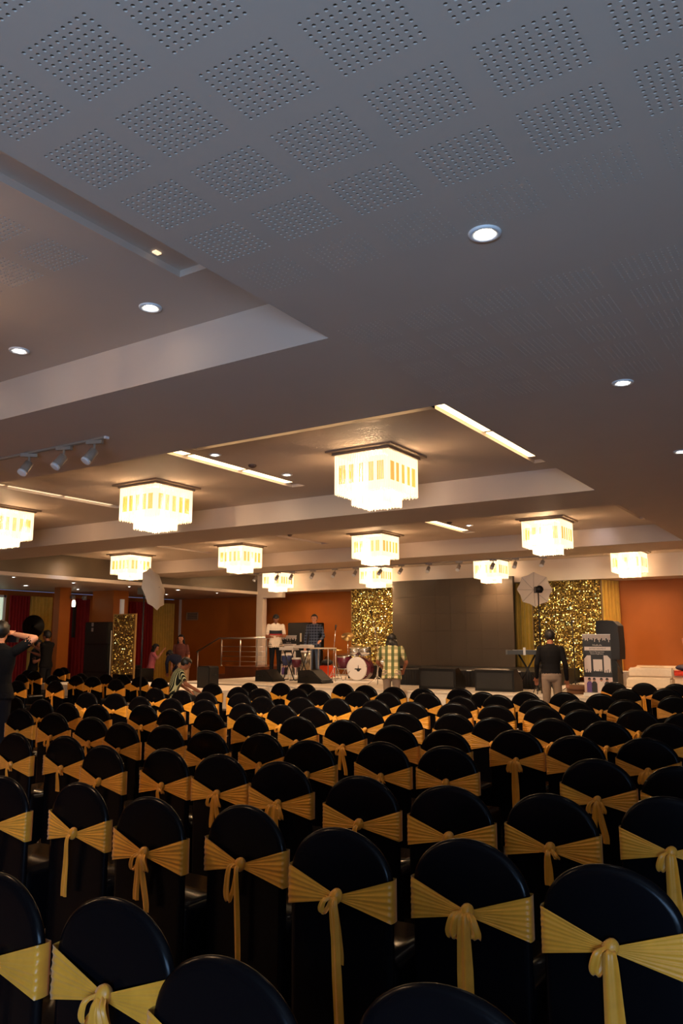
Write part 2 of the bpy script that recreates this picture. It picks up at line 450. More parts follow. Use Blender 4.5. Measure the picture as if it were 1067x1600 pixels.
# round downlights
def make_downlight():
    t = empty('downlight', (0,0,0))
    b = MB(); b.lathe([(.047,-.001),(.050,-.008),(.068,-.010),(.072,-.001),(.072,0)], 28); b.build('trim_ring', M_white, t)
    b = MB(); b.lathe([(.0465,0),(.044,.02),(.040,.03)], 24); b.build('baffle', mat('downlight_baffle',(.25,.22,.2),.4), t)
    b = MB(); b.lathe([(0.0005,-.010),(.024,-.009),(.034,-.004),(.036,.0)], 24); b.build('lamp', M_down, t)
    return t
dl0 = make_downlight(); dfirst = True
def downlight(x, y, z, label, power=0, col=(1,.8,.6), s=1.0):
    global dfirst
    c = dl0 if dfirst else copy_tree(dl0); dfirst = False
    c.location = (x,y,z); c.scale = (s,s,s); tag(c, label, 'downlight', 'round downlights in the ceiling')
    if power:
        l = bpy.data.lights.new('downlight_beam', 'SPOT'); l.energy = power; l.color = col; l.spot_size = math.radians(100); l.spot_blend = .8; l.shadow_soft_size = .04
        o = bpy.data.objects.new('downlight_beam', l); COL.objects.link(o); o.location = (x,y,z-.03)
downlight(-1.193, 2.97, H, 'large round downlight in the low ceiling, nearest to the camera', 9, (1,.86,.7))
downlight(-1.186, 5.34, H, 'round downlight in the low ceiling at the right, second from the camera', 9, (1,.86,.7))
downlight(-1.22, 7.68, H, 'round downlight cut by the right edge of the picture', 9, (1,.86,.7))
downlight(-3.52, 3.23, RZ, 'round downlight in the recessed ceiling under the dark trough, right one of two', 7)
downlight(-4.86, 3.24, RZ, 'round downlight in the recessed ceiling at the left edge, left one of two', 7)
downlight(-5.86, 6.42, RZ, 'small downlight beside the bright trough, nearer one of two', 80)
downlight(-5.83, 7.72, RZ, 'small downlight beside the bright trough, farther one of two', 80)
downlight(-5.72, 13.05, RZ, 'small downlight right of the short trough above the screen', 120)
for x, y, lb, s in ((-16.5,11.26,'faint downlight at far left, nearest the bronze strip',.9), (-18.72,13.16,'bright downlight above the red curtain at the left edge',1.5),
                 (-16.84,13.23,'downlight left of the dark speaker tower, near the trim',1.0), (-18.88,15.0,'downlight between wall pillar and speaker tower pillar',1.0),
                 (-16.77,15.04,'downlight beside the white strip lamp of the pillar',.9), (-18.62,18.27,'downlight below the left photo umbrella, lower one',1.0),
                 (-16.65,16.8,'downlight right of the left photo umbrella',1.3), (-16.77,18.63,'small downlight before the far orange wall',.9)):
    downlight(x, y, 3.11, lb, 10 if s > 1.2 else 4, (1,.75,.5), s)
# spot beams of the tracks, and washes on beam faces and fascia without fittings
def wash(x, y, z, tx, ty, tz, power, ang=60, col=(1,.78,.58)):
    l = bpy.data.lights.new('wash_beam', 'SPOT'); l.energy = power; l.color = col; l.spot_size = math.radians(ang); l.spot_blend = 1.0; l.shadow_soft_size = .05
    o = bpy.data.objects.new('wash_beam', l); COL.objects.link(o); o.location = (x,y,z)
    o.rotation_euler = (Vector((tx,ty,tz))-Vector((x,y,z))).to_track_quat('-Z','Y').to_euler()

# smoke detectors and sprinklers
for x, y, z, lb in ((-5.84,7.05,RZ,'dark round ceiling sensor between the two small downlights'), (-5.85,12.5,RZ,'ceiling sensor beside the short trough above the screen'),
                    (-4.9,13.9,RZ,'small sprinkler left of the right middle chandelier'), (-9.2,12.3,RZ,'small sensor on the ceiling over the unlit trough'), (-5.3,18.3,RZ,'small sprinkler above the fascia, right of the spots')):
    t = empty('ceiling_sensor', (x,y,z), label=lb, cat='sensor', group='small sensors on the ceiling')
    b = MB(); b.lathe([(.05,0),(.05,-.015),(.035,-.03),(.012,-.04),(.0005,-.04)], 16); b.build('sensor_head', mat('sensor_brown',(.12,.07,.05),.5), t)
    b = MB(); b.lathe([(.058,0),(.058,-.006),(.051,-.006),(.051,-.001)], 16); b.build('sensor_base', M_plate, t)

# track lights
M_spot = mat('spot_housing', (0.32,0.26,0.20), 0.45)
def make_spot():
    t = empty('track_spotlight', (0,0,0))
    b = MB(); b.box(-.075,.075,-.02,.02,-.035,0); b.build('track_adapter', M_spot, t)
    b = MB(); b.tube([(0,0,-.03),(0,0,-.09)], .011, 8); b.build('stem', M_spot, t)
    Mr = Matrix.Rotation(math.radians(-32), 4, 'X') @ Matrix.Rotation(math.radians(18),4,'Y')
    h = MB(); h.lathe([(.0005,.01),(.030,.008),(.040,-.0),(.042,-.13),(.036,-.135),(.034,-.12),(.0005,-.118)], 20, (0,0,-.095), Mr)
    hd = h.build('lamp_head', M_spot, t)
    r = MB(); r.lathe([(.043,-.112),(.0435,-.134),(.036,-.136)], 20, (0,0,-.095), Mr); r.build('rim_ring', M_white, hd)
    return t
sp0 = make_spot(); sfirst = True
def track(y, x0, x1, xs, z, label, spotlabels, rot=0):
    global sfirst
    t = empty('lighting_track', ((x0+x1)/2, y, z), label=label, cat='track')
    L = (x1-x0)/2
    b = MB(); b.box(-L, L, -.019, -.004, -.018, 0); b.box(-L, L, .004, .019, -.018, 0); b.box(-L, L, -.004, .004, -.006, 0); b.build('rail', M_spot, t)
    for s in (-1,1):
        b = MB(); b.cbox((s*L,0,-.010), (.02,.042,.022)); b.build('end_cap', M_white, t)
    for i, x in enumerate(xs):
        c = sp0 if sfirst else copy_tree(sp0); sfirst = False
        c.location = (x, y, z-.012); c.rotation_euler = (0,0,rot+random.uniform(-.25,.25))
        tag(c, spotlabels(i, len(xs)), 'spotlight', 'spotlights on the ceiling tracks')
ORD = ['first','second','third','fourth','fifth','sixth','seventh','eighth','ninth','tenth','eleventh','twelfth','thirteenth','fourteenth','fifteenth','sixteenth','seventeenth','eighteenth','nineteenth','twentieth']
track(4.40, -9.2, -5.27, [-5.42,-5.83,-6.33,-6.95], H, 'spotlight track under the first ceiling beam at the left edge',
      lambda i, n: 'grey cylinder spotlight on the nearest track, %s from its right end' % ORD[i], 0.5)
track(15.95, -13.9, -4.9, [-13.0,-12.3,-11.85,-11.2,-10.55,-9.95,-9.25,-8.7,-8.0,-7.25,-6.45,-5.95,-5.35], H, 'long spotlight track under the third beam before the stage',
      lambda i, n: 'small cylinder spotlight on the far track, %s from its left end' % ORD[i], 0.3)
for x in (-13.9, -11.6, -9.9, -7.4, -5.6, -3.0): wash(x, 18.9, 3.62, x, 19.8, 3.2, 5, 80)
for x in (-4.4, -6.9, -9.3): wash(x, Y2a-.55, 3.66, x, Y2a, 3.42, 2.0, 80)
for x in (-3.6, -5.6): wash(x, Y1a-.38, 3.66, x-.05, Y1a, 3.3, 1.0, 110)
wash(-3.8, Y3a-.5, 3.66, -3.8, Y3a, 3.45, 4.0, 80, (.7,.78,1.0))
for x, tx, ty in ((-5.42,-3.6,9.5), (-5.83,-6.0,10.5), (-6.33,-8.2,10.5), (-6.95,-10.6,11)): wash(x, 4.55, 3.12, tx, ty, 0.7, 400, 70, (1,.84,.60))
wash(-12.8, 15.95, 3.25, -14.3, 13.2, .6, 200, 70, (1,.76,.52))  # added beam that brightens the left platform
for x, tx in ((-12.3,-13.6), (-10.6,-11.4), (-8.7,-8.4), (-6.5,-6.2), (-5.2,-3.6)): wash(x, 15.95, 3.25, tx, 18.0, 0.8, 330, 66, (1,.74,.50))
for x in (-12.2, -11.4, -6.3, -5.4): wash(x, 17.4, 3.3, x, 20.15, 2.1, 60, 60, (1,.84,.5))  # added spots off the track, to brighten the sequin panels
wash(XL+.35, 12.2, 3.66, XL, 12.2, 3.16, 12.0, 80, (.8,.85,1.0))

# ================================================================ far walls, curtains, pillars
def curtain(name, x0, y0, x1, y1, z0, z1, folds, depth, m, label, cat='curtain', group=None, swag=0):
    o = Vector((x0,y0,0)); d = Vector((x1-x0,y1-y0,0)); L = d.length; d.normalize(); nrm = Vector((d.y,-d.x,0))
    b = MB(); n = folds*8; nz = 6
    ph = [random.uniform(-.6,.6) for _ in range(folds+2)]
    vs = []
    for j in range(nz+1):
        z = z0+(z1-z0)*j/nz
        for i in range(n+1):
            u = i/n; k = u*folds
            a = math.sin(2*PI*k+ph[int(k)]*.6)*depth*(1-.25*j/nz)
            p = o+d*(u*L)+nrm*a
            vs.append((p.x, p.y, z))
    fs = [(j*(n+1)+i, j*(n+1)+i+1, (j+1)*(n+1)+i+1, (j+1)*(n+1)+i) for j in range(nz) for i in range(n)]
    b.add(vs, fs, 0, True); ob = b.build(name, m)
    tag(ob, label, cat, group); return ob
xw = XW+.15
def YX(px, x=xw):   # where a column of the photograph meets the left wall
    d = (px-533.5)*_R+(800-950)*_U+F_PX*_W
    return d.y*(x/d.x)
curtain('curtain', xw, YX(14), xw, YX(47), 0.0, 2.95, 7, .07, M_red, 'dark red curtain at the left edge beside the bright window', group='red curtains')
curtain('curtain', xw, YX(47), xw, YX(82), 0.0, 2.95, 6, .07, M_gold, 'gold curtain behind the two people with the black reflector', group='gold curtains')
curtain('curtain', xw, YX(108), xw, YX(141), 0.0, 2.95, 6, .07, M_red, 'dark red curtain between wall pillar and speaker tower', group='red curtains')
curtain('curtain', xw, YX(202), xw, YX(240), 0.0, 2.95, 8, .07, M_red, 'red curtain behind the seated woman in pink', group='red curtains')
curtain('curtain', xw, YX(240), xw, YW-.1, 0.0, 2.95, 9, .07, M_gold, 'gold curtain in the far corner behind the bending man', group='gold curtains')
# bright window at the left edge
w2 = struct(empty('window_2', (XW, (YX(-60)+YX(12))/2, 0)))
L2 = abs(YX(12)-YX(-60))/2
b = MB(); b.box(.01,.03,-L2,L2,1.2,2.9); b.build('pane', mat('window_daylight_glass',(.6,.7,.6),.2, emis=(.75,.9,.68), estr=.62), w2)
b = MB()
for q in (-L2+.05, -L2*.3, L2*.45, L2-.05): b.box(.03,.07,q-.04,q+.04,0.3,2.95)
b.box(.03,.07,-L2,L2,2.88,2.95); b.box(.03,.07,-L2,L2,1.1,1.2); b.build('window_frame', M_white, w2)
b = MB(); b.box(.01,.035,-L2,L2,.3,1.7); b.build('lower_pane', mat('smoky_glass',(.12,.17,.18),.2), w2)
# pillars of orange board
def pillar(pa, pb, pc, y, label, name='pillar'):
    xa, xb = X(pa, y), X(pb, y); dep = YX(pc, xb)-y
    t = empty(name, ((xa+xb)/2, y, 0), label=label, cat='pillar'); hw = (xb-xa)/2
    b = MB(); b.box(-hw,hw,0,dep,0,3.11); b.build('shaft', M_orange, t)
    b = MB(); b.box(-hw-.015,hw+.015,-.015,dep+.015,0,.12); b.build('base', M_woodd, t)
    return t
p1 = pillar(79, 88, 110, 14.2, 'slim orange pillar between gold curtain and red curtain')
b = MB()
hx = X(88,14.2)-(X(79,14.2)+X(88,14.2))/2
for k in (.35, .75): b.lathe([(.06,0),(.06,.12),(.0005,.12)], 14, (hx+.12,k,2.78)); b.box(hx,hx+.12,k-.015,k+.015,2.82,2.86)
b.build('wall_lamp', mat('grey_speaker',(.25,.22,.2),.5), p1)
p2 = pillar(140, 173, 200, 15.9, 'broad orange pillar behind the tall black speaker tower')
hx = (X(173,15.9)-X(140,15.9))/2; y0_ = YX(187,X(173,15.9))-15.9; y1_ = YX(192,X(173,15.9))-15.9
lm = MB(); lm.box(hx,hx+.06,y0_,y1_,2.25,2.85); lm.build('wall_lamp', mat('white_lamp_glass',(.6,.55,.5),.4, emis=(1,.85,.7), estr=.12), p2)
t = empty('wall_lantern', (X(111,15.4)-.02, 15.4, 2.62), label='small bright wall lantern on the slim pillar side', cat='lamp')
b = MB(); b.lathe([(.001,0),(.05,.01),(.055,.12),(.04,.2),(.001,.21)], 12); b.build('globe', mat('lantern_globe',(.9,.8,.7),.4, emis=(1,.85,.6), estr=4.0), t)
b = MB(); b.box(-.03,.03,0,.09,-.9,.06); b.build('bracket', M_blackm, t)

# air grille on the far wall
g0, g1 = X(291,YW-.05,955), X(309,YW-.05,955)
t = empty('air_grille', ((g0+g1)/2, YW-.02, 2.35), label='pale rectangular air grille high on the far orange wall', cat='grille')
hw = (g1-g0)/2
b = MB(); b.box(-hw,hw,-.03,0,0,.03); b.box(-hw,hw,-.03,0,.25,.28); b.box(-hw,-hw+.03,-.03,0,0,.28); b.box(hw-.03,hw,-.03,0,0,.28); b.build('frame', mat('grille_beige',(.35,.22,.12),.5), t)
b = MB()
for k in range(7): b.box(-hw+.02,hw-.02,-.02,-.005,.035+k*.031,.052+k*.031)
b.build('louvres', mat('grille_beige',(.35,.22,.12),.5), t)
b = MB(); b.box(-hw+.01,hw-.01,-.004,0,.01,.27); b.build('backing', M_dark, t)

# ================================================================ stage
SZ = .60
st = tag(empty('stage', (-6, 17, 0)), 'low stage covered in white cloth in front of the screen', 'stage')
b = MB(); b.box(-14.65+6, XR-.02+6, 14.9-17, YW-17-.02, 0, SZ-.02); b.build('platform', M_wcloth, st)
b = MB(); b.box(-14.65+6, XR-.02+6, 14.88-17, YW-17-.02, SZ-.02, SZ); b.build('carpet', mat('white_stage_cloth', (.82,.74,.64), .75, noise_amt=.06, noise_scale=2, bump=.3, bump_scale=4), st)
st2 = tag(empty('stage_runway', (-14.0, 13.4, 0)), 'white cloth covered platform in front of the seated man in stripes', 'platform')
def drape_box(x0,x1,y0,y1,z1,nm,par,m=M_wcloth,seed=0):
    b = MB(); b.box(x0,x1,y0,y1,z1-.02,z1); b.build('top_cloth', m, par)
    b = MB(); n = 90; vs=[]; 
    for i in range(n+1):
        u = i/n; x = x0+(x1-x0)*u; a = .012*math.sin(u*60+seed)+.01*math.sin(u*23)
        vs += [(x, y0-.004, z1-.01), (x, y0-.02-a, 0.01)]
    b.add(vs, [(2*i,2*i+2,2*i+3,2*i+1) for i in range(n)], 0, True)
    vs=[]
    for i in range(n+1):
        u = i/n; y = y0+(y1-y0)*u; a = .012*math.sin(u*50+seed)
        vs += [(x1+.004, y, z1-.01), (x1+.02+a, y, 0.01)]
    b.add(vs, [(2*i,2*i+2,2*i+3,2*i+1) for i in range(n)], 0, True)
    b.build('skirt_cloth', m, par)
    b = MB(); b.box(x0+.02,x1-.02,y0+.02,y1-.02,0,z1-.03); b.build('platform', M_woodd, par)
drape_box(-2.9, 2.74, -.95, .95, SZ, 'a', st2)
# brown wooden riser with steel railing at the stage's left end
rs = tag(empty('side_riser', (-14.9, 19.0, 0)), 'dark brown wooden riser carrying the steel railing', 'riser')
b = MB(); b.box(-1.0, .22, -.9, 1.83, 0, .86); b.build('platform', M_woodd, rs)
b = MB(); b.box(-1.02, .24, -.92, 1.83, .86, .875); b.build('top_board', M_woodd, rs)
for k in range(3):
    b = MB(); b.box(-1.0-.3*(k+1), -1.0-.3*k, -.85, .6, 0, .86-.22*(k+1)); b.build('step', M_woodd, rs)
ra = tag(empty('railing', (0, 0, 0)), 'brushed steel railing with round top rail on the brown riser', 'railing')
yr = 18.25
xa, xb = X(345, yr), X(416, yr)
ztop = 1.70
for i, x in enumerate((xa+.02, (xa+xb)/2-.12, xb-.35, xb)):
    b = MB(); b.tube([(x,yr,.875),(x,yr,ztop-.06)], .022, 10); b.tube([(x,yr,ztop-.08),(x,yr,ztop)], .012, 8); b.lathe([(.045,.875),(.045,.89),(.024,.893)], 14, (x,yr,0)); b.build('post', M_steel, ra)
b = MB(); b.tube([(xa-.95,yr-.05,1.28),(xa-.1,yr,ztop+.0),(xb+.12,yr,ztop+.01)], .026, 10); b.build('top_rail', M_steel, ra)
for k in range(4):
    b = MB(); b.tube([(xa,yr,1.02+k*.145),(xb,yr,1.02+k*.145)], .010, 6); b.build('bar', M_steel, ra)
b = MB(); b.tube([(xa-.9,yr-.05,.45),(xa-.9,yr-.05,1.30)], .02, 8); b.build('post', M_steel, ra)

# LED screen
ys = 19.50; RISE = .36
s0, s1 = X(613.5, ys, 980), X(803, ys, 980)
sb, stp = SZ+RISE, 3.29
t = empty('led_screen', ((s0+s1)/2, ys, sb+.003), label='large blank dark LED screen in the middle of the stage', cat='screen')
hw = (s1-s0)/2; hh = stp-sb
nx_, nz_ = 8, 5
for i in range(nx_):
    for j in range(nz_):
        b = MB(); x0 = -hw+2*hw*i/nx_; z0 = hh*j/nz_
        b.box(x0+.0006, x0+2*hw/nx_-.0006, random.uniform(0,.0008), .05, z0+.0012, z0+hh/nz_-.0012); b.build('screen_panel', M_screen, t)
b = MB(); b.box(-hw,hw,.05,.14,0,hh); b.build('rear_frame', M_black, t)
b = MB()
for k in range(5): b.box(-hw+.1+k*2*hw/4.4, -hw+.13+k*2*hw/4.4, .14, .3, 0, hh)
b.build('support_truss', M_blackm, t)

# riser in front of and below the screen, black pleated skirt
k0, k1 = X(616, 16.75), X(834, 16.75)
t = empty('screen_riser', ((k0+k1)/2, 16.75, SZ), label='low riser under the screen with black pleated skirting', cat='riser')
hw = (k1-k0)/2; zt = RISE
b = MB(); b.box(-hw,hw,0,1.6,0,zt); b.box(-hw,hw,1.6,2.0,0,zt); b.box(-hw-2.6,hw,2.0,3.3,0,zt); b.build('platform', M_black, t)
b = MB(); n = 300
vs = []
for i in range(n+1):
    x = -hw+2*hw*i/n; a = .022*math.sin(i*1.05)+.01*math.sin(i*.31)
    vs += [(x,-.03,zt+.005),(x,-.035-a,.0)]
b.add(vs, [(2*i,2*i+2,2*i+3,2*i+1) for i in range(n)], 0, True); b.build('pleated_skirt', M_skirt, t)
for k in range(6):
    b = MB(); x = -hw+.15+k*.58; b.box(x,x+.11,-.05,-.02,zt+.0,zt+.018); b.build('skirt_clip', M_white, t)

# gold sequin panels
M_seq = mat('gold_sequin', (1.0,0.84,0.28), 0.22, metal=1.0)
M_seqb = mat('sequin_backing', (0.12,0.06,0.01), 0.8)
def sequin_panel(x0, x1, z0, z1, y, s, label, coverage=.92, mt=M_seq):
    t = empty('sequin_panel', ((x0+x1)/2, y, z0), label=label, cat='backdrop')
    hw = (x1-x0)/2; hh = z1-z0
    b = MB(); nx = int((x1-x0)/s); nz = int(hh/s)
    for i in range(nx):
        for j in range(nz):
            if random.random() > coverage: continue
            cx = -hw+(i+.5)*s+random.uniform(-.15,.15)*s; cz = (j+.5)*s+random.uniform(-.15,.15)*s
            ax = random.gauss(-.10, .42); az = random.gauss(.05, .5); r = s*.52
            Mq = Matrix.Rotation(az, 3, 'Z') @ Matrix.Rotation(ax, 3, 'X')
            pts = []
            for k in range(6):
                p = Mq @ Vector((r*math.cos(k*PI/3), 0, r*math.sin(k*PI/3)))
                pts.append((cx+p.x, -.02+p.y+random.uniform(-.001,.001), cz+p.z))
            b.add(pts, [(0,1,2,3,4,5)])
    stuff(b.build('sequins', mt, t))
    b = MB(); b.box(-hw,hw,.0,.02,0,hh); b.build('backing', M_seqb, t)
    b = MB(); b.box(-hw-.03,-hw,-.01,.03,-.1,hh); b.box(hw,hw+.03,-.01,.03,-.1,hh); b.box(-hw-.03,hw+.03,-.01,.03,hh,hh+.03); b.build('frame', mat('frame_gold',(.35,.2,.06),.5), t)
yq = 20.15
sequin_panel(X(550,yq,980), X(640,yq,980), SZ+.1, 3.22, yq, .036, 'gold sequin backdrop left of the screen, behind the drums')
sequin_panel(X(834,yq,980), X(942,yq,980), SZ+.13, 3.22, yq, .036, 'gold sequin backdrop right of the screen, behind the man in black')
# gold drapes beside them
curtain('drape', X(803,20.35), 20.35, X(836,20.35), 20.3, SZ+.05, 3.22, 5, .05, M_gold, 'gold drape hanging just right of the screen', 'drape', 'gold drapes on the stage')
curtain('drape', X(946,20.1), 20.1, X(973,20.85), 20.85, SZ+.02, 3.15, 5, .05, M_gold, 'gold drape right of the sequin backdrop, behind the covered speaker', 'drape', 'gold drapes on the stage')

# partial sequin stand at the left
ysq = 14.6
sequin_panel(X(178,ysq,980), X(211,ysq,980), .75, at_y(190,961,ysq).z, ysq, .038, 'small sequin board on a stand beside the speaker tower', .7)
t = empty('pole_stand', (X(174.5,ysq), ysq-.05, 0), label='thin pale pole standing left of the small sequin board', cat='stand')
b = MB(); b.tube([(0,0,0),(0,0,1.9)], .014, 8); b.build('pole', mat('pale_pole',(.5,.45,.35),.4), t)
b = MB(); b.tube([(-.25,-.1,.01),(0,0,.25),(.25,-.1,.01)], .01, 6); b.tube([(0,0,.25),(0,.25,.01)], .01, 6); b.build('tripod', M_blackm, t)

# speakers
M_grille = mat('speaker_grille', (0.009,0.009,0.010), 0.6, bump=.4, bump_scale=220)
def speaker(px0, px1, y, z0, z1, dep, label, name='loudspeaker', panels=2, rz=0, bevel=.02, logo=False):
    x0, x1 = X(px0,y), X(px1,y); hw = (x1-x0)/2; hh = z1-z0
    t = empty(name, ((x0+x1)/2, y, z0), rz, label, 'speaker')
    b = MB(); o = [(-hw,.0),(hw,.0),(hw,hh-.03),(hw-.03,hh),(-hw+.03,hh),(-hw,hh-.03)]
    b.prism(o, 0, dep); b.build('cabinet', M_black, t)
    for k in range(panels):
        a, c = hh*k/panels+.03, hh*(k+1)/panels-.02
        b = MB(); b.box(-hw+.02, hw-.02, -.018, -.001, a, c); b.build('grille', M_grille, t)
    for s in (-1,1):
        b = MB(); b.tube([(s*(hw+.001),dep*.35,hh*.62),(s*(hw+.02),dep*.38,hh*.62),(s*(hw+.02),dep*.62,hh*.62),(s*(hw+.001),dep*.65,hh*.62)], .012, 6); b.build('handle', M_blackm, t)
    return t
s1t = speaker(131, 167, 14.9, 0, at_y(150,972,14.9).z-.62, .6, 'lower black cabinet of the tall speaker tower at left', panels=2)
s2t = speaker(131, 167, 14.9, at_y(150,972,14.9).z-.62, at_y(150,972,14.9).z, .6, 'upper black cabinet topping the tall speaker tower at left', panels=1)
b = MB()
for k in (0,.14): b.box(-.19,-.12,-.03,-.018,.42+k-.06,.52+k-.06)
b.build('lamp_pair', mat('grey_lens',(.3,.3,.3),.3), s2t)
zc = at_y(460,973,19.4).z
speaker(446, 487, 19.4, SZ, SZ+.75, .6, 'lower black cabinet behind the two musicians', panels=1)
sp = speaker(447, 487, 19.4, SZ+.75, zc, .6, 'upper black cabinet behind the two musicians', panels=1, rz=-.15)
b = MB(); b.box(.07,.13,-.03,-.018,.25,.5); b.build('label_plate', mat('pale_label',(.5,.45,.35),.5), sp)
yv = 18.0
def covered_speaker():
    x0, x1 = X(933,yv), X(968,yv); hw = (x1-x0)/2; zt = at_y(950,969,yv).z
    t = empty('covered_loudspeaker', ((x0+x1)/2, yv, SZ), label='tall loudspeaker under a soft black cover, behind the banner', cat='speaker')
    h = zt-SZ
    b = MB(); o = [(-hw,h*.42),(hw*1.02,h*.42),(hw*1.06,h*.6),(hw,h-.12),(hw-.1,h-.02),(-.0,h),(-hw+.02,h-.01),(-hw,h-.05)]
    b.prism(o, 0, .5); o2 = b.build('fabric_cover', mat('black_cover_cloth',(.006,.006,.009),.8,bump=.5,bump_scale=6), t)
    b = MB(); b.box(-hw*.8,hw*.72,.03,.5,0,h*.45); b.build('subwoofer', M_black, t)
    b = MB(); b.tube([(hw*.7,-.02,h*.40),(hw*1.25,-.04,h*.22)], .015, 6); b.build('strap', M_skirt, t)
covered_speaker()
def wedge(px0, px1, y, h, dep, label, z=SZ, slope=.5):
    x0, x1 = X(px0,y), X(px1,y); hw = (x1-x0)/2
    t = empty('stage_monitor', ((x0+x1)/2, y, z), label=label, cat='speaker', group='black stage monitors')
    b = MB()
    # side profile in (y,z)
    pr_ = [(0,0),(dep,0),(dep*.95,h*slope),(dep*.35,h),(0.0,h*.95)]
    n = len(pr_)
    vs = [(-hw,p,q) for p,q in pr_]+[(hw,p,q) for p,q in pr_]
    b.add(vs, [tuple(range(n)), tuple(reversed(range(n,2*n)))]+[(i,i+n,(i+1)%n+n,(i+1)%n) for i in range(n)]); b.build('cabinet', M_black, t)
    b = MB(); b.box(-hw*.9,hw*.9,-.012,-.001,h*.12,h*.82); b.build('rear_plate', M_grille, t)
    for s in (-1,1):
        b = MB(); b.cbox((s*hw*.8, dep*.3, .008), (.05,.05,.016)); b.build('foot', M_blackm, t)
wedge(654, 711, 15.7, .46, .5, 'wide black monitor in front of the screen, left one', z=SZ)
wedge(741, 802, 15.6, .46, .5, 'wide black monitor in front of the screen, right one', z=SZ)
def wedge2(px0, px1, py0, y, label, z=SZ, lean=.4):
    """wedge seen from its end: outline in x,z"""
    x0, x1 = X(px0,y), X(px1,y); w_ = x1-x0; h = at_y(px0,py0,y).z-z
    t = empty('stage_monitor', (x0, y, z), label=label, cat='speaker', group='black stage monitors')
    b = MB(); o = [(0,0),(w_,0),(w_,h*.12),(w_*.5,h),(w_*.03,h*.92)]; b.prism(o, 0, .5); b.build('cabinet', M_black, t)
    b = MB(); o = [(w_*.97,h*.19),(w_*.53,h*.98),(w_*.535,h*1.0),(w_*.985,h*.21)]; b.prism(o, .03, .47); b.build('grille', M_grille, t)
    b = MB(); b.tube([(w_*.2,-.01,h*.45),(w_*.2,-.03,h*.5),(w_*.42,-.03,h*.5),(w_*.42,-.01,h*.45)], .01, 6); b.build('handle', M_blackm, t)
wedge2(465, 503, 1046, 16.0, 'dark wedge monitor at the stage edge below the musicians')
wedge2(399, 427, 1046, 16.1, 'dark wedge monitor left of the musician in the white polo shirt')
t = speaker(309, 328, 13.2, SZ, at_y(318,1041,13.2).z, .3, 'small upright black speaker on the white platform', panels=1)

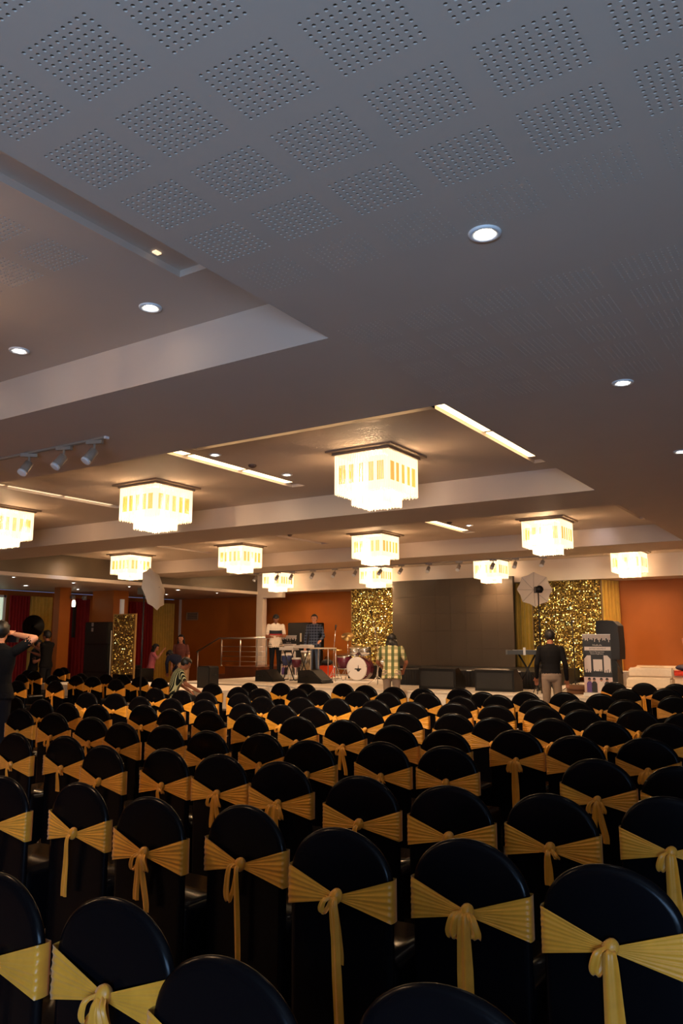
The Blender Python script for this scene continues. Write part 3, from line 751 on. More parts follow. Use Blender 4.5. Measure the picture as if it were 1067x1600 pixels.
# banners
def txt(s, size, loc, m, parent, rot=(PI/2,0,0), ax='CENTER', bold=0):
    cu = bpy.data.curves.new('lettering', 'FONT'); cu.body = s; cu.size = size; cu.align_x = ax; cu.align_y = 'CENTER'; cu.extrude = .0006; cu.offset = bold
    o = bpy.data.objects.new('lettering_src', cu); COL.objects.link(o)
    dg = bpy.context.evaluated_depsgraph_get(); me = bpy.data.meshes.new_from_object(o.evaluated_get(dg)); bpy.data.objects.remove(o)
    me.materials.clear(); me.materials.append(m)
    r = link('lettering', me, parent, loc); r.rotation_euler = rot; return r
M_print_w = mat('white_print', (.75,.66,.60), .6); M_print_k = mat('black_print', (.012,.012,.014), .5)
M_violet = mat('violet_print', (.12,.07,.28), .6); M_skinprint = mat('skin_print', (.38,.18,.11), .6); M_pinkprint = mat('pale_pink_print', (.75,.58,.55), .6)
def banner(px0, px1, py0, py1, y, z, rz, label):
    x0, x1 = X(px0,y), X(px1,y); w_ = (x1-x0); hh = at_y(px0,py0,y).z-z
    t = empty('roll_up_banner', ((x0+x1)/2, y, z), rz, label, 'banner', 'roll-up banners with piano key print')
    hw = w_/2; L = lambda v: hh*(1-v)      # v = 0 top .. 1 bottom
    b = MB(); b.box(-hw,hw,0,.004,.06,hh); b.build('banner_sheet', M_print_k, t)
    b = MB(); b.box(-hw-.01,hw+.01,-.06,.06,0,.06); b.build('cassette', M_white, t)
    b = MB(); b.box(-hw,hw,-.006,.008,hh-.012,hh); b.build('top_bar', M_white, t)
    b = MB(); b.tube([(0,.04,.05),(0,.015,hh-.01)], .008, 6); b.build('support_pole', M_steel, t)
    d = -.002
    b = MB()
    n = 24
    for k in range(n):   # dripping piano keys
        xx = -hw+w_*(k+.2)/n; ln = .045+.075*abs(math.sin(k*2.3+1))*(1.0 if k%3 else .5)
        b.box(xx, xx+w_/n*.55, d-.001, d, L(.012+ln), L(.012))
    b.box(-hw*.88,hw*.98,d-.001,d,L(.265),L(.205))
    o = [(-hw*.93,L(.62)),(-hw*.93,L(.40)),(-hw*.72,L(.345)),(-hw*.45,L(.345)),(-hw*.45,L(.62))]; b.prism(o, d-.001, d)
    o = [(hw*.93,L(.62)),(hw*.45,L(.62)),(hw*.45,L(.345)),(hw*.72,L(.345)),(hw*.93,L(.40))]; b.prism(o, d-.001, d)
    b.box(-hw*.30,hw*.34,d-.001,d,L(.60),L(.41))
    b.build('printed_shapes', M_print_w, t)
    b = MB(); b.box(-hw,hw,d-.001,d,.065,L(.695)); b.build('photo_ground', M_pinkprint, t)
    b = MB()   # crowd silhouettes over the white fields
    for k in range(13):
        xx = -hw*.93+k*w_*.93/12.5; b.box(xx, xx+w_/40, d-.0025, d-.0012, L(.64), L(.585-.02*math.sin(k*1.9)))
    for k in range(9):
        xx = -hw*.8+k*w_*.8/9; b.box(xx, xx+w_*.05, d-.0025, d-.0012, L(.17), L(.10+.02*math.sin(k*2.7)))
    b.build('silhouettes', M_print_k, t)
    for k,(cx,mm) in enumerate(((-.62,M_violet),(-.28,M_print_k),(.22,M_print_w),(.62,M_print_k))):
        b = MB(); xx = hw*cx
        b.prism([(xx-hw*.2,.07),(xx-hw*.2,L(.80)),(xx-hw*.1,L(.765)),(xx+hw*.1,L(.765)),(xx+hw*.2,L(.80)),(xx+hw*.2,.07)], d-.004, d-.0015); b.build('printed_figure', mm, t)
        b = MB(); b.prism([(xx+hw*.10*math.cos(q*PI/5), L(.735)+hw*.13*math.sin(q*PI/5)) for q in range(10)], d-.005, d-.0015); b.build('printed_face', M_skinprint, t)
        b = MB(); b.prism([(xx+hw*.11*math.cos(q*PI/5), L(.735)+hw*.15*math.sin(q*PI/5)) for q in range(6)], d-.007, d-.0055); b.build('printed_hair', M_print_k, t)
    txt('MUSICAL', hh*.038, (hw*.05,d-.001,L(.178)), M_print_w, t)
    txt('ENTERTAINMENT', hh*.034, (hw*.05,d-.003,L(.236)), M_print_k, t)
    txt('Sound Management', hh*.030, (hw*.0,d-.001,L(.287)), M_print_w, t)
    txt('Event Organisers', hh*.030, (hw*.0,d-.001,L(.318)), M_print_w, t)
    return t
banner(911.5, 955, 991, 1085, 15.4, SZ, .06, 'black and white roll-up banner in front of the covered speaker')
banner(438, 463, 993, 1067, 18.45, SZ, 0, 'second roll-up banner with piano key print, between the keyboards')

# ================================================================ chairs
def chair_cover_mesh():
    b = MB(); T = .028
    # back: domed slab with rounded rim, (x,z) outline
    def outline(hw, top, n=26):
        pts = [(hw*.97, .02), (hw*1.0, .45), (hw*1.0, .745)]
        for k in range(1, n):
            a = PI*k/n; pts.append((hw*math.cos(a)*(1-.0*k), .745+(top-.745)*math.sin(a)))
        pts += [(-hw*1.0, .745), (-hw*1.0, .45), (-hw*.97, .02)]
        return pts
    # rings from back face centre-plane over the rim to the front face
    prof = [(-T/2-.004, -.030), (-T/2-.002, -.012), (-T/2+.008, -.002), (0, 0), (T/2-.008, -.002), (T/2, -.012), (T/2+.001, -.03)]
    rings = [[(x, y, z) for x, z in outline(.228+d, .930+d)] for y, d in prof]
    n = len(rings[0]); vs = [p for r in rings for p in r]
    fs = [(i*n+k, i*n+k+1, (i+1)*n+k+1, (i+1)*n+k) for i in range(len(rings)-1) for k in range(n-1)]
    b.add(vs, fs, 0, True)
    # faces: concentric strips so the cloth can dish in slightly
    for base, sgn in ((rings[0], -1), (rings[-1], 1)):
        r2 = []; cz = .60
        for x, y, z in base: r2.append((x*.5, y-sgn*.006, (z-cz)*.5+cz))
        m = len(base); vs = base+r2
        b.add(vs, [(k,k+1,m+k+1,m+k) for k in range(m-1)], 0, True)
        b.add(r2, [tuple(range(m))], 0, False)
        b.add([base[0],r2[0],r2[-1],base[-1]], [(0,1,2,3)], 0)
    # seat and stretched skirt with arched hems between the feet
    hw, y0, y1, zs = .225, .0, .43, .465
    loop = []
    def side(ax, ay, bx, by, n, arch):
        for k in range(n):
            u = k/n; loop.append((ax+(bx-ax)*u, ay+(by-ay)*u, arch*math.sin(PI*u)**.8 if u > 0 else 0))
    side(-hw,y0,hw,y0,10,.10); side(hw,y0,hw,y1,10,.13); side(hw,y1,-hw,y1,10,.13); side(-hw,y1,-hw,y0,10,.13)
    n = len(loop); cx, cy = 0, (y0+y1)/2
    top = [(cx+(x-cx)*.93, cy+(y-cy)*.95, zs+.012) for x,y,h in loop]
    rim = [(x, y, zs-.02) for x,y,h in loop]
    mid = [(cx+(x-cx)*(1-.35*h), cy+(y-cy)*(1-.35*h), .25) for x,y,h in loop]
    hem = [(cx+(x-cx)*1.02, cy+(y-cy)*1.02, .012+h*1.35) for x,y,h in loop]
    vs = top+rim+mid+hem
    b.add(vs, [(j*n+k, j*n+(k+1)%n, (j+1)*n+(k+1)%n, (j+1)*n+k) for j in range(3) for k in range(n)], 0, True)
    b.add(top, [tuple(range(n))], 0, True)
    return b
M_leg = mat('chair_leg_steel', (.25,.24,.23), .3, metal=.9)
def sash_mesh(seed=0):
    rnd = random.Random(seed); b = MB(); T = .028; hw = .2295
    path = []   # (x, y, ztop, zbot, pleat)
    N = 24
    for i in range(N+1):
        u = -1+2*i/N; a = abs(u)
        zt = .690+.082*a; zb = .674-.050*a
        path.append((hw*u, -T/2-.009-.010*(1-a), zt, zb, .0016*(.25+a)))
    for k in range(1, 5):
        a = PI*k/5
        path.append((hw+.004*math.sin(a), -T/2-.009+(T+.017)*k/5, .772, .624, .002))
    for i in range(8): path.append((hw*(1-2*i/7), T/2+.008, .772, .624, .002))
    for k in range(1, 5):
        a = PI*k/5
        path.append((-hw-.004*math.sin(a), T/2+.008-(T+.017)*k/5, .772, .624, .002))
    nv = 46; vs = []
    ph = rnd.uniform(0,6); fr = rnd.uniform(6.0,8.0)
    for (x,y,zt,zb,pl) in path:
        for j in range(nv+1):
            v = j/nv
            r = (1-2*abs(math.sin(v*PI*fr+ph+.5*math.sin(x*9+ph))))*.9+math.sin(v*2*PI*fr*.37+ph*2+x*5)*.6
            dy = -pl*(r+.6) if y < 0 else 0
            if abs(y) < T/2: dy = 0
            vs.append((x, y+dy, zb+(zt-zb)*v))
    n = len(path)
    b.add(vs, [(i*(nv+1)+j, ((i+1)%n)*(nv+1)+j, ((i+1)%n)*(nv+1)+j+1, i*(nv+1)+j+1) for i in range(n) for j in range(nv)], 0, True)
    return b
def ribbon(b, pts, widths, fold=.25, nseg=8, seed=0):
    """cloth ribbon along pts with gathered cross-section"""
    rnd = random.Random(seed); pts = [Vector(p) for p in pts]
    # resample
    P = []; W = []
    M_ = 5
    for i in range(len(pts)-1):
        for k in range(M_):
            t = k/M_; p0 = pts[max(i-1,0)]; p1 = pts[i]; p2 = pts[i+1]; p3 = pts[min(i+2,len(pts)-1)]
            P.append(.5*((2*p1)+(-p0+p2)*t+(2*p0-5*p1+4*p2-p3)*t*t+(-p0+3*p1-3*p2+p3)*t**3)); W.append(widths[i]+(widths[i+1]-widths[i])*t)
    P.append(pts[-1]); W.append(widths[-1])
    ph = rnd.uniform(0,6); vs = []
    for i, p in enumerate(P):
        d = (P[min(i+1,len(P)-1)]-P[max(i-1,0)]).normalized()
        side = Vector((1,0,0)); side = (side-d*side.dot(d)).normalized(); nr = d.cross(side)
        for j in range(nseg+1):
            v = j/nseg-.5
            vs.append(tuple(p+side*(v*W[i])+nr*(W[i]*fold*math.sin(v*9+ph+i*.12)*.35+.006*(1-abs(v)*2))))
    fs = [(i*(nseg+1)+j, i*(nseg+1)+j+1, (i+1)*(nseg+1)+j+1, (i+1)*(nseg+1)+j) for i in range(len(P)-1) for j in range(nseg)]
    b.add(vs, fs, 0, True)
YK = -.048
def knot(seed):
    b = MB(); n = 16; m = 10; rnd = random.Random(seed); ph = rnd.uniform(0,6); vs = []
    for j in range(m+1):
        t = PI*j/m
        for i in range(n):
            a = 2*PI*i/n; r = 1+.10*math.sin(5*a+ph+t*2)+.05*math.sin(9*a)
            vs.append((.027*r*math.sin(t)*math.cos(a)+.006*math.cos(t), YK+.010+.020*r*math.sin(t)*math.sin(a), .688+.031*math.cos(t)))
    b.add(vs, [((j+1)*n+i,(j+1)*n+(i+1)%n,j*n+(i+1)%n,j*n+i) for j in range(m) for i in range(n)], 0, True)
    return b
def loop_rib(b, sx, length, w, seed):
    x = .012*sx
    ribbon(b, [(x,YK,.69),(x+.022*sx,YK-.022,.675),(x+.036*sx,YK-.020,.69-length*.75),(x+.030*sx,YK-.012,.69-length),(x+.016*sx,YK-.002,.69-length*.7),(x+.004*sx,YK+.004,.68)],
           [.016,w*.8,w,w*.9,w*.7,.016], .3, 8, seed)
def tail_rib(b, dx, length, w, seed, w0=.022):
    ribbon(b, [(0,YK-.006,.685),(dx*.3,YK-.018,.66),(dx*.6,YK-.012,.66-length*.4),(dx,YK-.008,.66-length*.8),(dx*1.05,YK-.006,.66-length)], [w0,w*.7,w*.95,w,w*.93], .22, 10, seed)
STYLES = [
 ('sash with two loops, long tail', [('loop',-1,.085,.042),('loop',1,.075,.040),('tail',.0,.40,.062)]),
 ('sash with left loop, broad tail', [('loop',-1,.080,.032),('tail',.015,.46,.072)]),
 ('sash tail hanging very low', [('loop',-1,.060,.026),('tail',.02,.20,.055),('tail',.03,.60,.042)]),
 ('long left loop, narrow tail', [('loop',-1,.150,.036),('tail',.012,.38,.034)]),
 ('short loops and two short tails', [('loop',-1,.070,.030),('loop',1,.065,.03),('tail',-.02,.17,.036),('tail',.045,.21,.042)]),
 ('plain knot, one smooth tail', [('tail',-.025,.27,.046)]),
 ('bunched knot, short tail', [('loop',1,.035,.028),('tail',.0,.13,.045)]),
 ('tight knot without tail', []),
]
chair_me = chair_cover_mesh()
def make_chair(k):
    t = empty('banquet_chair', (0,0,0))
    if k == 0:
        global COVER, LEGS
        COVER = chair_me.build('fabric_cover', M_spandex, t).data
        LEGS = []
        for sx in (-1,1):
            for yy in (.03,.40):
                bl = MB(); bl.tube([(sx*.20,yy,0),(sx*.20,yy,.44)], .011, 6); LEGS.append(bl.mesh('leg', M_leg))
    else: link('fabric_cover', COVER, t)
    for lm_ in LEGS: link('leg', lm_, t)
    s = sash_mesh(k*7+1).build('sash_band', M_sash, t)
    kn = knot(k).build('knot', M_sash, t)
    for q, it in enumerate(STYLES[k][1]):
        b = MB()
        if it[0] == 'loop': loop_rib(b, it[1], it[2], it[3], k*10+q); b.build('bow_loop', M_sash, t)
        else: tail_rib(b, it[1], it[2], it[3], k*10+q); b.build('sash_tail', M_sash, t)
    return t
protos = [make_chair(k) for k in range(len(STYLES))]
used = [False]*len(STYLES)
CHAIR_SPOTS = [(-1.27, 1.49),(-2.28, 1.61),(-0.8, 1.63),(-1.85, 1.64),(-1.74, 2.69),(-3.91, 2.69),(-2.81, 2.72),(-0.74, 2.74),(-3.4, 2.79),(-1.27, 2.8),(-2.34, 2.82),(-1.77, 3.74),(-2.3, 3.74),(-1.27, 3.81),(-4.44, 3.83),(-2.97, 3.91),(-3.97, 3.94),(-3.48, 3.94),(-5.59, 3.95),(-5.15, 4.04),(-0.83, 4.04),(-3.39, 4.83),(-4.44, 4.89),(-5.5, 4.95),(-3.99, 4.98),(-5.07, 5.0),(-1.9, 14.0),(-0.94, 5.03),(-2.94, 5.05),(-1.39, 5.05),(-2.45, 5.09),(-6.16, 5.14),(-6.82, 5.22),(-7.52, 5.33),(-2.87, 5.99),(-3.39, 6.06),(-7.77, 6.12),(-7.23, 6.14),(-1.87, 6.17),(-6.18, 6.2),(-5.11, 6.22),(-5.67, 6.23),(-4.01, 6.23),(-4.55, 6.25),(-8.46, 6.28),(-2.4, 6.29),(-1.39, 6.32),(-9.14, 6.37),(-6.86, 6.39),(-2.9, 7.16),(-5.97, 7.18),(-3.89, 7.19),(-5.01, 7.2),(-5.56, 7.28),(-7.28, 7.3),(-7.87, 7.33),(-3.48, 7.35),(-6.79, 7.37),(-2.5, 7.39),(-1.94, 7.42),(-9.1, 7.49),(-4.58, 7.5),(-1.51, 7.52),(-8.58, 7.54),(-6.53, 8.2),(-6.06, 8.37),(-5.56, 8.45),(-4.49, 8.46),(-7.78, 8.47),(-5.01, 8.48),(-2.46, 8.49),(-7.2, 8.52),(-8.33, 8.55),(-3.48, 8.57),(-4.02, 8.59),(-1.54, 8.63),(-3.01, 8.73),(-9.09, 8.76),(-2.0, 8.79),(-12.81, 8.97),(-12.14, 9.27),(-7.57, 9.51),(-8.16, 9.62),(-4.39, 9.63),(-6.65, 9.64),(-3.37, 9.69),(-2.94, 9.75),(-6.06, 9.76),(-5.53, 9.76),(-7.24, 9.82),(-5.14, 10.02),(-2.48, 10.13),(-9.2, 10.16),(-4.1, 10.16),(-11.69, 10.27),(-4.45, 10.58),(-15.04, 10.62),(-8.72, 10.66),(-14.03, 10.71),(-12.97, 10.79),(-13.72, 10.91),(-8.32, 10.91),(-5.59, 10.93),(-7.78, 10.96),(-4.03, 10.96),(-6.15, 10.97),(-11.34, 11.03),(-6.75, 11.11),(-3.0, 11.13),(-3.53, 11.17),(-2.07, 11.18),(-5.16, 11.21),(-12.17, 11.3),(-7.45, 11.35),(-12.91, 11.53),(-13.66, 11.71),(-14.34, 11.6),(-16.3, 11.92),(-2.97, 12.44),(-2.52, 12.93),(-3.61, 14.27),(-2.61, 14.3),(-3.13, 14.3),(-17.3, 13.3),(-17.9, 13.9),(-17.05, 12.2)]
rowcut = [2.2, 3.3, 4.45, 5.6, 6.75, 7.9, 9.15, 10.4, 11.9, 13.5, 99]
ROWNAME = ['nearest row','second row','third row','fourth row','fifth row','sixth row','seventh row','eighth row','ninth row','tenth row','last row']
FIX = {(-1.27,2.8):0, (-.74,2.74):1, (-1.74,2.69):2, (-2.34,2.82):3, (-2.81,2.72):4, (-3.4,2.79):5, (-3.91,2.69):5,
       (-1.77,3.74):7, (-1.27,3.81):6, (-2.3,3.74):5, (-.83,4.04):1, (-2.97,3.91):0, (-3.48,3.94):4, (-3.97,3.94):6, (-4.44,3.83):5, (-5.15,4.04):6, (-5.59,3.95):6,
       (-1.9,5.0):6, (-1.39,5.05):4, (-2.45,5.09):7, (-2.94,5.05):6, (-1.85,1.64):4}
rows = {}
for p in CHAIR_SPOTS:
    r = next(i for i, c in enumerate(rowcut) if p[1] < c)
    if p[0] < -11.0: r = 'L'
    rows.setdefault(r, []).append(p)
rnd = random.Random(11)
for r, ps in rows.items():
    ps.sort(key=lambda p: -p[0])
    qs = list(ps)
    for _ in range(12):
        for a in range(len(qs)):
            for c in range(a+1, len(qs)):
                dx, dy = qs[a][0]-qs[c][0], abs(qs[a][1]-qs[c][1])
                if dx < .488 and dy < .50:
                    m_ = (.488-dx)/2; qs[a] = (qs[a][0]+m_, qs[a][1]); qs[c] = (qs[c][0]-m_, qs[c][1])
    for i, p in enumerate(ps):
        k = FIX.get(p, None)
        if k is None: k = rnd.choice([0,1,2,3,4,5,5,6,6,7])
        c = protos[k] if not used[k] else copy_tree(protos[k]); used[k] = True
        c.location = (qs[i][0], min(qs[i][1], 11.85) if r == 'L' and qs[i][0] > -17 else qs[i][1], 0)
        c.rotation_euler = (0, 0, rnd.uniform(-.05,.05) if r != 'L' else rnd.uniform(.0,.16))
        if r == 'L': lb = 'black chair with gold bow in the far left block, %s counted from the right' % (ORD[i] if i < len(ORD) else 'last')
        else: lb = 'black chair, %s, %s from right, %s' % (ROWNAME[r], ORD[i] if i < len(ORD) else 'last', STYLES[k][0])
        tag(c, lb, 'chair', 'black covered banquet chairs with gold sashes')
for k in range(len(STYLES)):
    if not used[k]:
        for ch in list(protos[k].children): bpy.data.objects.remove(ch)
        bpy.data.objects.remove(protos[k])


# ================================================================ photo umbrellas on stands
M_umb = mat('umbrella_fabric', (.85,.78,.70), .7, spec=.2)
_nt = M_umb.node_tree; _tr = _nt.nodes.new('ShaderNodeBsdfTranslucent'); _tr.inputs[0].default_value = (.95,.88,.8,1)
_mx = _nt.nodes.new('ShaderNodeMixShader'); _mx.inputs[0].default_value = .5
_out = next(n for n in _nt.nodes if n.type == 'OUTPUT_MATERIAL')
_nt.links.new(_nt.nodes['Principled BSDF'].outputs[0], _mx.inputs[1]); _nt.links.new(_tr.outputs[0], _mx.inputs[2]); _nt.links.new(_mx.outputs[0], _out.inputs[0])
def umbrella(px, y, zc, R, face, label, lamp_off, rzl, lampw=.8, base=0, legr=.4):
    x = X(px, y)
    t = empty('photo_umbrella', (x, y, base), label=label, cat='umbrella')
    A = Vector(face).normalized(); q = A.to_track_quat('Z','Y').to_matrix().to_4x4()
    n = 8; b = MB(); rings = []
    for j in range(7):
        u = j/6; r = R*u; dz = -.28*R*(1-u*u)
        ring = []
        for i in range(n*4):
            a = 2*PI*i/(n*4); k = math.cos(PI/n)/math.cos((a%(2*PI/n))-PI/n)
            sag = 1-.05*u*(1-abs((a%(2*PI/n))/(PI/n)-1)) 
            ring.append(q @ Vector((r*k*sag*math.cos(a), r*k*sag*math.sin(a), dz)))
        rings.append(ring)
    C0 = Vector(lamp_off)+Vector((0,0,zc))
    m = n*4; vs = [tuple(p+C0) for r in rings for p in r]
    b.add(vs, [(j*m+i, j*m+(i+1)%m, (j+1)*m+(i+1)%m, (j+1)*m+i) for j in range(6) for i in range(m)], 0, True)
    b.build('canopy', M_umb, t)
    for i in range(n):
        b = MB(); a = 2*PI*i/n
        b.tube([C0+q@Vector((0,0,-.26*R)), C0+q@Vector((R*.5*math.cos(a),R*.5*math.sin(a),-.20*R)), C0+q@Vector((R*.99*math.cos(a),R*.99*math.sin(a),.0))], .004, 5); b.build('rib', M_steel, t)
    b = MB(); b.tube([C0+q@Vector((0,0,-.32*R)), C0+q@Vector((0,0,R*.75))], .006, 6); b.build('shaft', M_steel, t)
    hd = Vector((0,0,zc-.02))
    b = MB(); b.cbox((0,0,0), (.13,.20,.12), 0); b.lathe([(.05,.10),(.075,.17)], 16, M=Matrix.Rotation(PI/2,4,'X'))
    o = b.build('flash_head', M_blackm, t, hd, rzl)
    b = MB(); b.tube([(0,0,.55),(0,0,zc-.05)], [.016,.012], 8); b.build('pole', M_blackm, t)
    b = MB(); b.tube([(0,0,.02),(0,0,.55)], .018, 8); b.lathe([(.02,.5),(.03,.52),(.03,.56),(.02,.58)], 10); b.build('collar', M_blackm, t)
    for k in range(3):
        a = 2*PI*k/3+.5; b = MB(); b.tube([(0,0,.5),(legr*math.cos(a),legr*math.sin(a),.02)], .010, 6); b.build('leg', M_blackm, t)
    l = bpy.data.lights.new('canopy_fill', 'POINT'); l.energy = lampw; l.color = (1,.75,.5); l.shadow_soft_size = .03  # added point lamp that brightens the canopy
    o = bpy.data.objects.new('canopy_fill', l); COL.objects.link(o); o.location = Vector((x,y,base))+hd+(C0-hd)*.45
    return t
zu = at_y(840,920,15.3).z-SZ
umbrella(845, 15.3, zu, .355, (.5,-.9,.05), 'open white photo umbrella on a black stand behind the man in black', (-.12,.14,.0), .5, base=SZ, legr=.26)
zu2 = at_y(222,922,10.0).z
umbrella(221, 10.0, zu2, .40, (-.92,-.25,-.22), 'open white photo umbrella on a stand at left, seen from its side', (.13,.10,.02), 1.9, 14.0)

# ================================================================ instruments on the stage
def key_table(px0, px1, py, y, label, keys=True):
    x0, x1 = X(px0,y), X(px1,y); zt = at_y(px0,py,y).z; hw = (x1-x0)/2
    t = empty('electronic_keyboard', ((x0+x1)/2, y, SZ), label=label, cat='keyboard', group='keyboards on the stage')
    h = zt-SZ
    b = MB(); b.box(-hw,hw,-.14,.14,h-.08,h); b.build('body', mat('pale_keyboard_body',(.6,.52,.45),.4), t)
    b = MB(); b.box(-hw+.05,hw-.05,.02,.13,h+.001,h+.012); b.build('keybed', M_white, t)
    for s in (-1,1):
        b = MB(); b.tube([(s*hw*.75,-.02,h-.08),(-s*hw*.75,-.02,.02)], .014, 6); b.tube([(-s*hw*.75,-.2,.015),(-s*hw*.75,.2,.015)], .014, 6); b.build('stand_bar', M_blackm, t)
key_table(441, 463, 1011, 17.0, 'pale keyboard before the musician in the white polo shirt')
key_table(465, 486, 1008, 17.0, 'pale keyboard before the man in the blue check shirt')
# music stand table
x0, x1 = X(490,16.9), X(519,16.9)
t = empty('desk_stand', ((x0+x1)/2, 16.9, SZ), label='small pale-edged desk on thin legs right of the keyboards', cat='table')
hw = (x1-x0)/2; h = at_y(500,1012,16.9).z-SZ
b = MB(); b.box(-hw,hw,-.18,.2,h-.03,h); b.build('top', mat('pale_edge',(.62,.5,.36),.5), t)
for sx in (-1,1):
    for yy in (-.16,.18):
        b = MB(); b.tube([(sx*(hw-.02),yy,0),(sx*(hw-.02),yy,h-.03)], .011, 6); b.build('leg', M_steel, t)
# hand drums in steel frames by the banner
M_drum = mat('red_violet_drum', (.12,.015,.03), .25); M_drumb = mat('blue_drum', (.03,.04,.12), .25)
for i, (px, pyt, r, h, m, lb) in enumerate(((449,1022,.16,.30,M_drumb,'small blue drum under the keyboards'), (478,1017,.14,.62,mat('conga_steel',(.35,.28,.2),.25,metal=.8),'tall steel conga drum between the two musicians'),
                                  (463.5,1028,.13,.25,M_drum,'small violet red drum under the keyboards'))):
    x = X(px,17.5); zt = at_y(px,pyt,17.5).z
    t = empty('hand_drum', (x,17.5,SZ), label=lb, cat='drum'); h0 = zt-SZ-h
    b = MB(); b.lathe([(r*.75,h0),(r*1.02,h0+h*.5),(r,h0+h)], 20); b.build('shell', m, t)
    b = MB(); b.lathe([(.0005,h0+h+.004),(r*.98,h0+h+.004),(r*1.04,h0+h-.01),(r*1.04,h0+h-.04),(r*1.0,h0+h-.04)], 20); b.build('drum_head', M_print_w, t)
    for k in range(3):
        a = 2*PI*k/3; b = MB(); b.tube([(r*math.cos(a),r*math.sin(a),h0+.06),(r*1.3*math.cos(a),r*1.3*math.sin(a),0)], .012, 6); b.build('leg', M_chrome, t)
# orange cajon with a black bag on it
x = X(511,18.6); zt = at_y(511,1040,18.6).z
t = empty('box_drum', (x,18.6,SZ), label='orange red box drum with a steel edge beside the desk', cat='drum')
M_or = mat('orange_red_lacquer', lin(200,60,20), .4); hh_ = zt-SZ
b = MB(); b.box(-.17,.17,-.15,.15,0.02,hh_); b.build('body', M_or, t)
b = MB(); b.box(-.16,.16,-.156,-.15,.03,hh_-.01); b.build('front_plate', M_or, t)
for sx in (-1,1):
    b = MB(); b.cbox((sx*.13,-.1,.01),(.04,.04,.02)); b.cbox((sx*.13,.1,.01),(.04,.04,.02)); b.build('foot', M_black, t)
t = empty('gear_bag', (x,18.6,zt), label='black soft bag on top of the orange box drum', cat='bag')
b = MB(); b.ell((0,0,.09),(.18,.13,.09)); b.build('bag_body', M_skirt, t); b = MB(); b.tube([(-.09,0,.15),(-.05,0,.24),(.05,0,.24),(.09,0,.15)], .012, 6); b.build('strap', M_black, t)

# drum kit
yd = 17.75
xk = X(557,yd); c0 = at_y(557,1055,yd)
t = empty('drum_kit', (xk, yd, SZ), label='drum kit with white bass drum head before the gold sequin panel', cat='drum kit')
rb = .30; zc_ = rb+.01
Mx = Matrix.Rotation(PI/2,4,'X')
b = MB(); b.lathe([(rb*.97,-.02),(rb*.97,-.40)], 32, (0,0,zc_), Mx); b.build('bass_shell', M_drum, t)
b = MB(); b.lathe([(.0005,.0),(rb*.93,.0),(rb*.95,-.004)], 36, (0,-.006,zc_), Mx); bh = b.build('bass_head', M_print_w, t)
b = MB()   # the dark emblem on the head
for k, (ax, az, rx, rz_) in enumerate(((0.0,-.05,.055,.045),(-.07,-.03,.05,.018),(.05,-.03,.045,.018))): b.ell((ax+.06,-.012,zc_+az+.02),(rx,.003,rz_),10,6)
b.prism([(.045,zc_-.03),(.075,zc_-.03),(.066,zc_+.09),(.054,zc_+.09)], -.014, -.009); b.build('emblem', M_print_k, bh)
b = MB(); b.lathe([(rb*.94,.004),(rb*1.01,.004),(rb*1.02,-.03),(rb*.97,-.03)], 36, (0,-.006,zc_), Mx); b.build('hoop', M_print_w, t)
for k in range(8):
    a = 2*PI*k/8+.2; b = MB(); p = Vector((rb*1.0*math.cos(a),0,zc_+rb*1.0*math.sin(a))); b.tube([p+Vector((0,-.01,0)),p+Vector((0,-.0,0)),p+Vector((0,.08,0))], .009, 6); b.build('tension_lug', M_chrome, t)
def drum(dx, dy, z0, r, h, m, tilt=0, rx=.2):
    Mt = Matrix.Rotation(rx,4,'X') @ Matrix.Rotation(tilt,4,'Y'); c = Vector((dx,dy,z0))
    b = MB(); b.lathe([(r,0),(r,h)], 24, c, Mt); s_ = b.build('tom_shell', m, t)
    b = MB(); b.lathe([(.0005,h+.003),(r*.98,h+.003),(r*1.03,h),(r*1.03,h-.025),(r,h-.025)], 24, c, Mt); b.lathe([(r*1.03,.02),(r*1.03,0),(r,0)], 24, c, Mt); b.build('chrome_hoop', M_chrome, s_)
drum(-.14,.16,.66,.15,.20,M_chrome,.1); drum(.19,.16,.66,.15,.20,M_chrome,-.1)
drum(-.52,.25,.32,.20,.34,M_drum,.05); drum(.5,.55,.42,.17,.15,M_chrome)
for dx, dy, h in ((-.52,.25,.32),(.5,.55,.42)):
    for k in range(3):
        a = 2*PI*k/3; b = MB(); b.tube([(dx+.16*math.cos(a),dy+.16*math.sin(a),h+.05),(dx+.24*math.cos(a),dy+.24*math.sin(a),0)], .01, 6); b.build('leg', M_chrome, t)
M_cym = mat('bronze_cymbal', (.30,.19,.07), .4, metal=1.0)
def cymbal(dx, dy, z, r, tx, ty):
    Mt = Matrix.Rotation(tx,4,'X') @ Matrix.Rotation(ty,4,'Y')
    b = MB(); b.lathe([(.0005,.022),(.03,.02),(.04,.008),(r,-.012),(r,-.014),(.04,.004)], 28, (dx,dy,z), Mt); c = b.build('cymbal', M_cym, t)
    b = MB(); b.tube([(dx,dy,0.35),(dx,dy,z+.03)], .008, 6)
    for k in range(3):
        a = 2*PI*k/3+dx; b.tube([(dx,dy,.4),(dx+.22*math.cos(a),dy+.22*math.sin(a),.01)], .008, 6)
    b.build('cymbal_stand', M_chrome, t)
cymbal(-.62,.55,1.15,.18,.6,.35); cymbal(-.34,.6,.92,.19,.15,-.1); cymbal(.55,.25,.86,.22,.05,.1); cymbal(-.75,.15,.80,.17,.1,.1)
b = MB(); b.tube([(-.35,.0,.02),(-.2,-.02,.25)], .01, 6); b.tube([(-.8,-.05,.02),(-.4,-.1,.06)], .018, 6); b.build('floor_hardware', M_chrome, t)
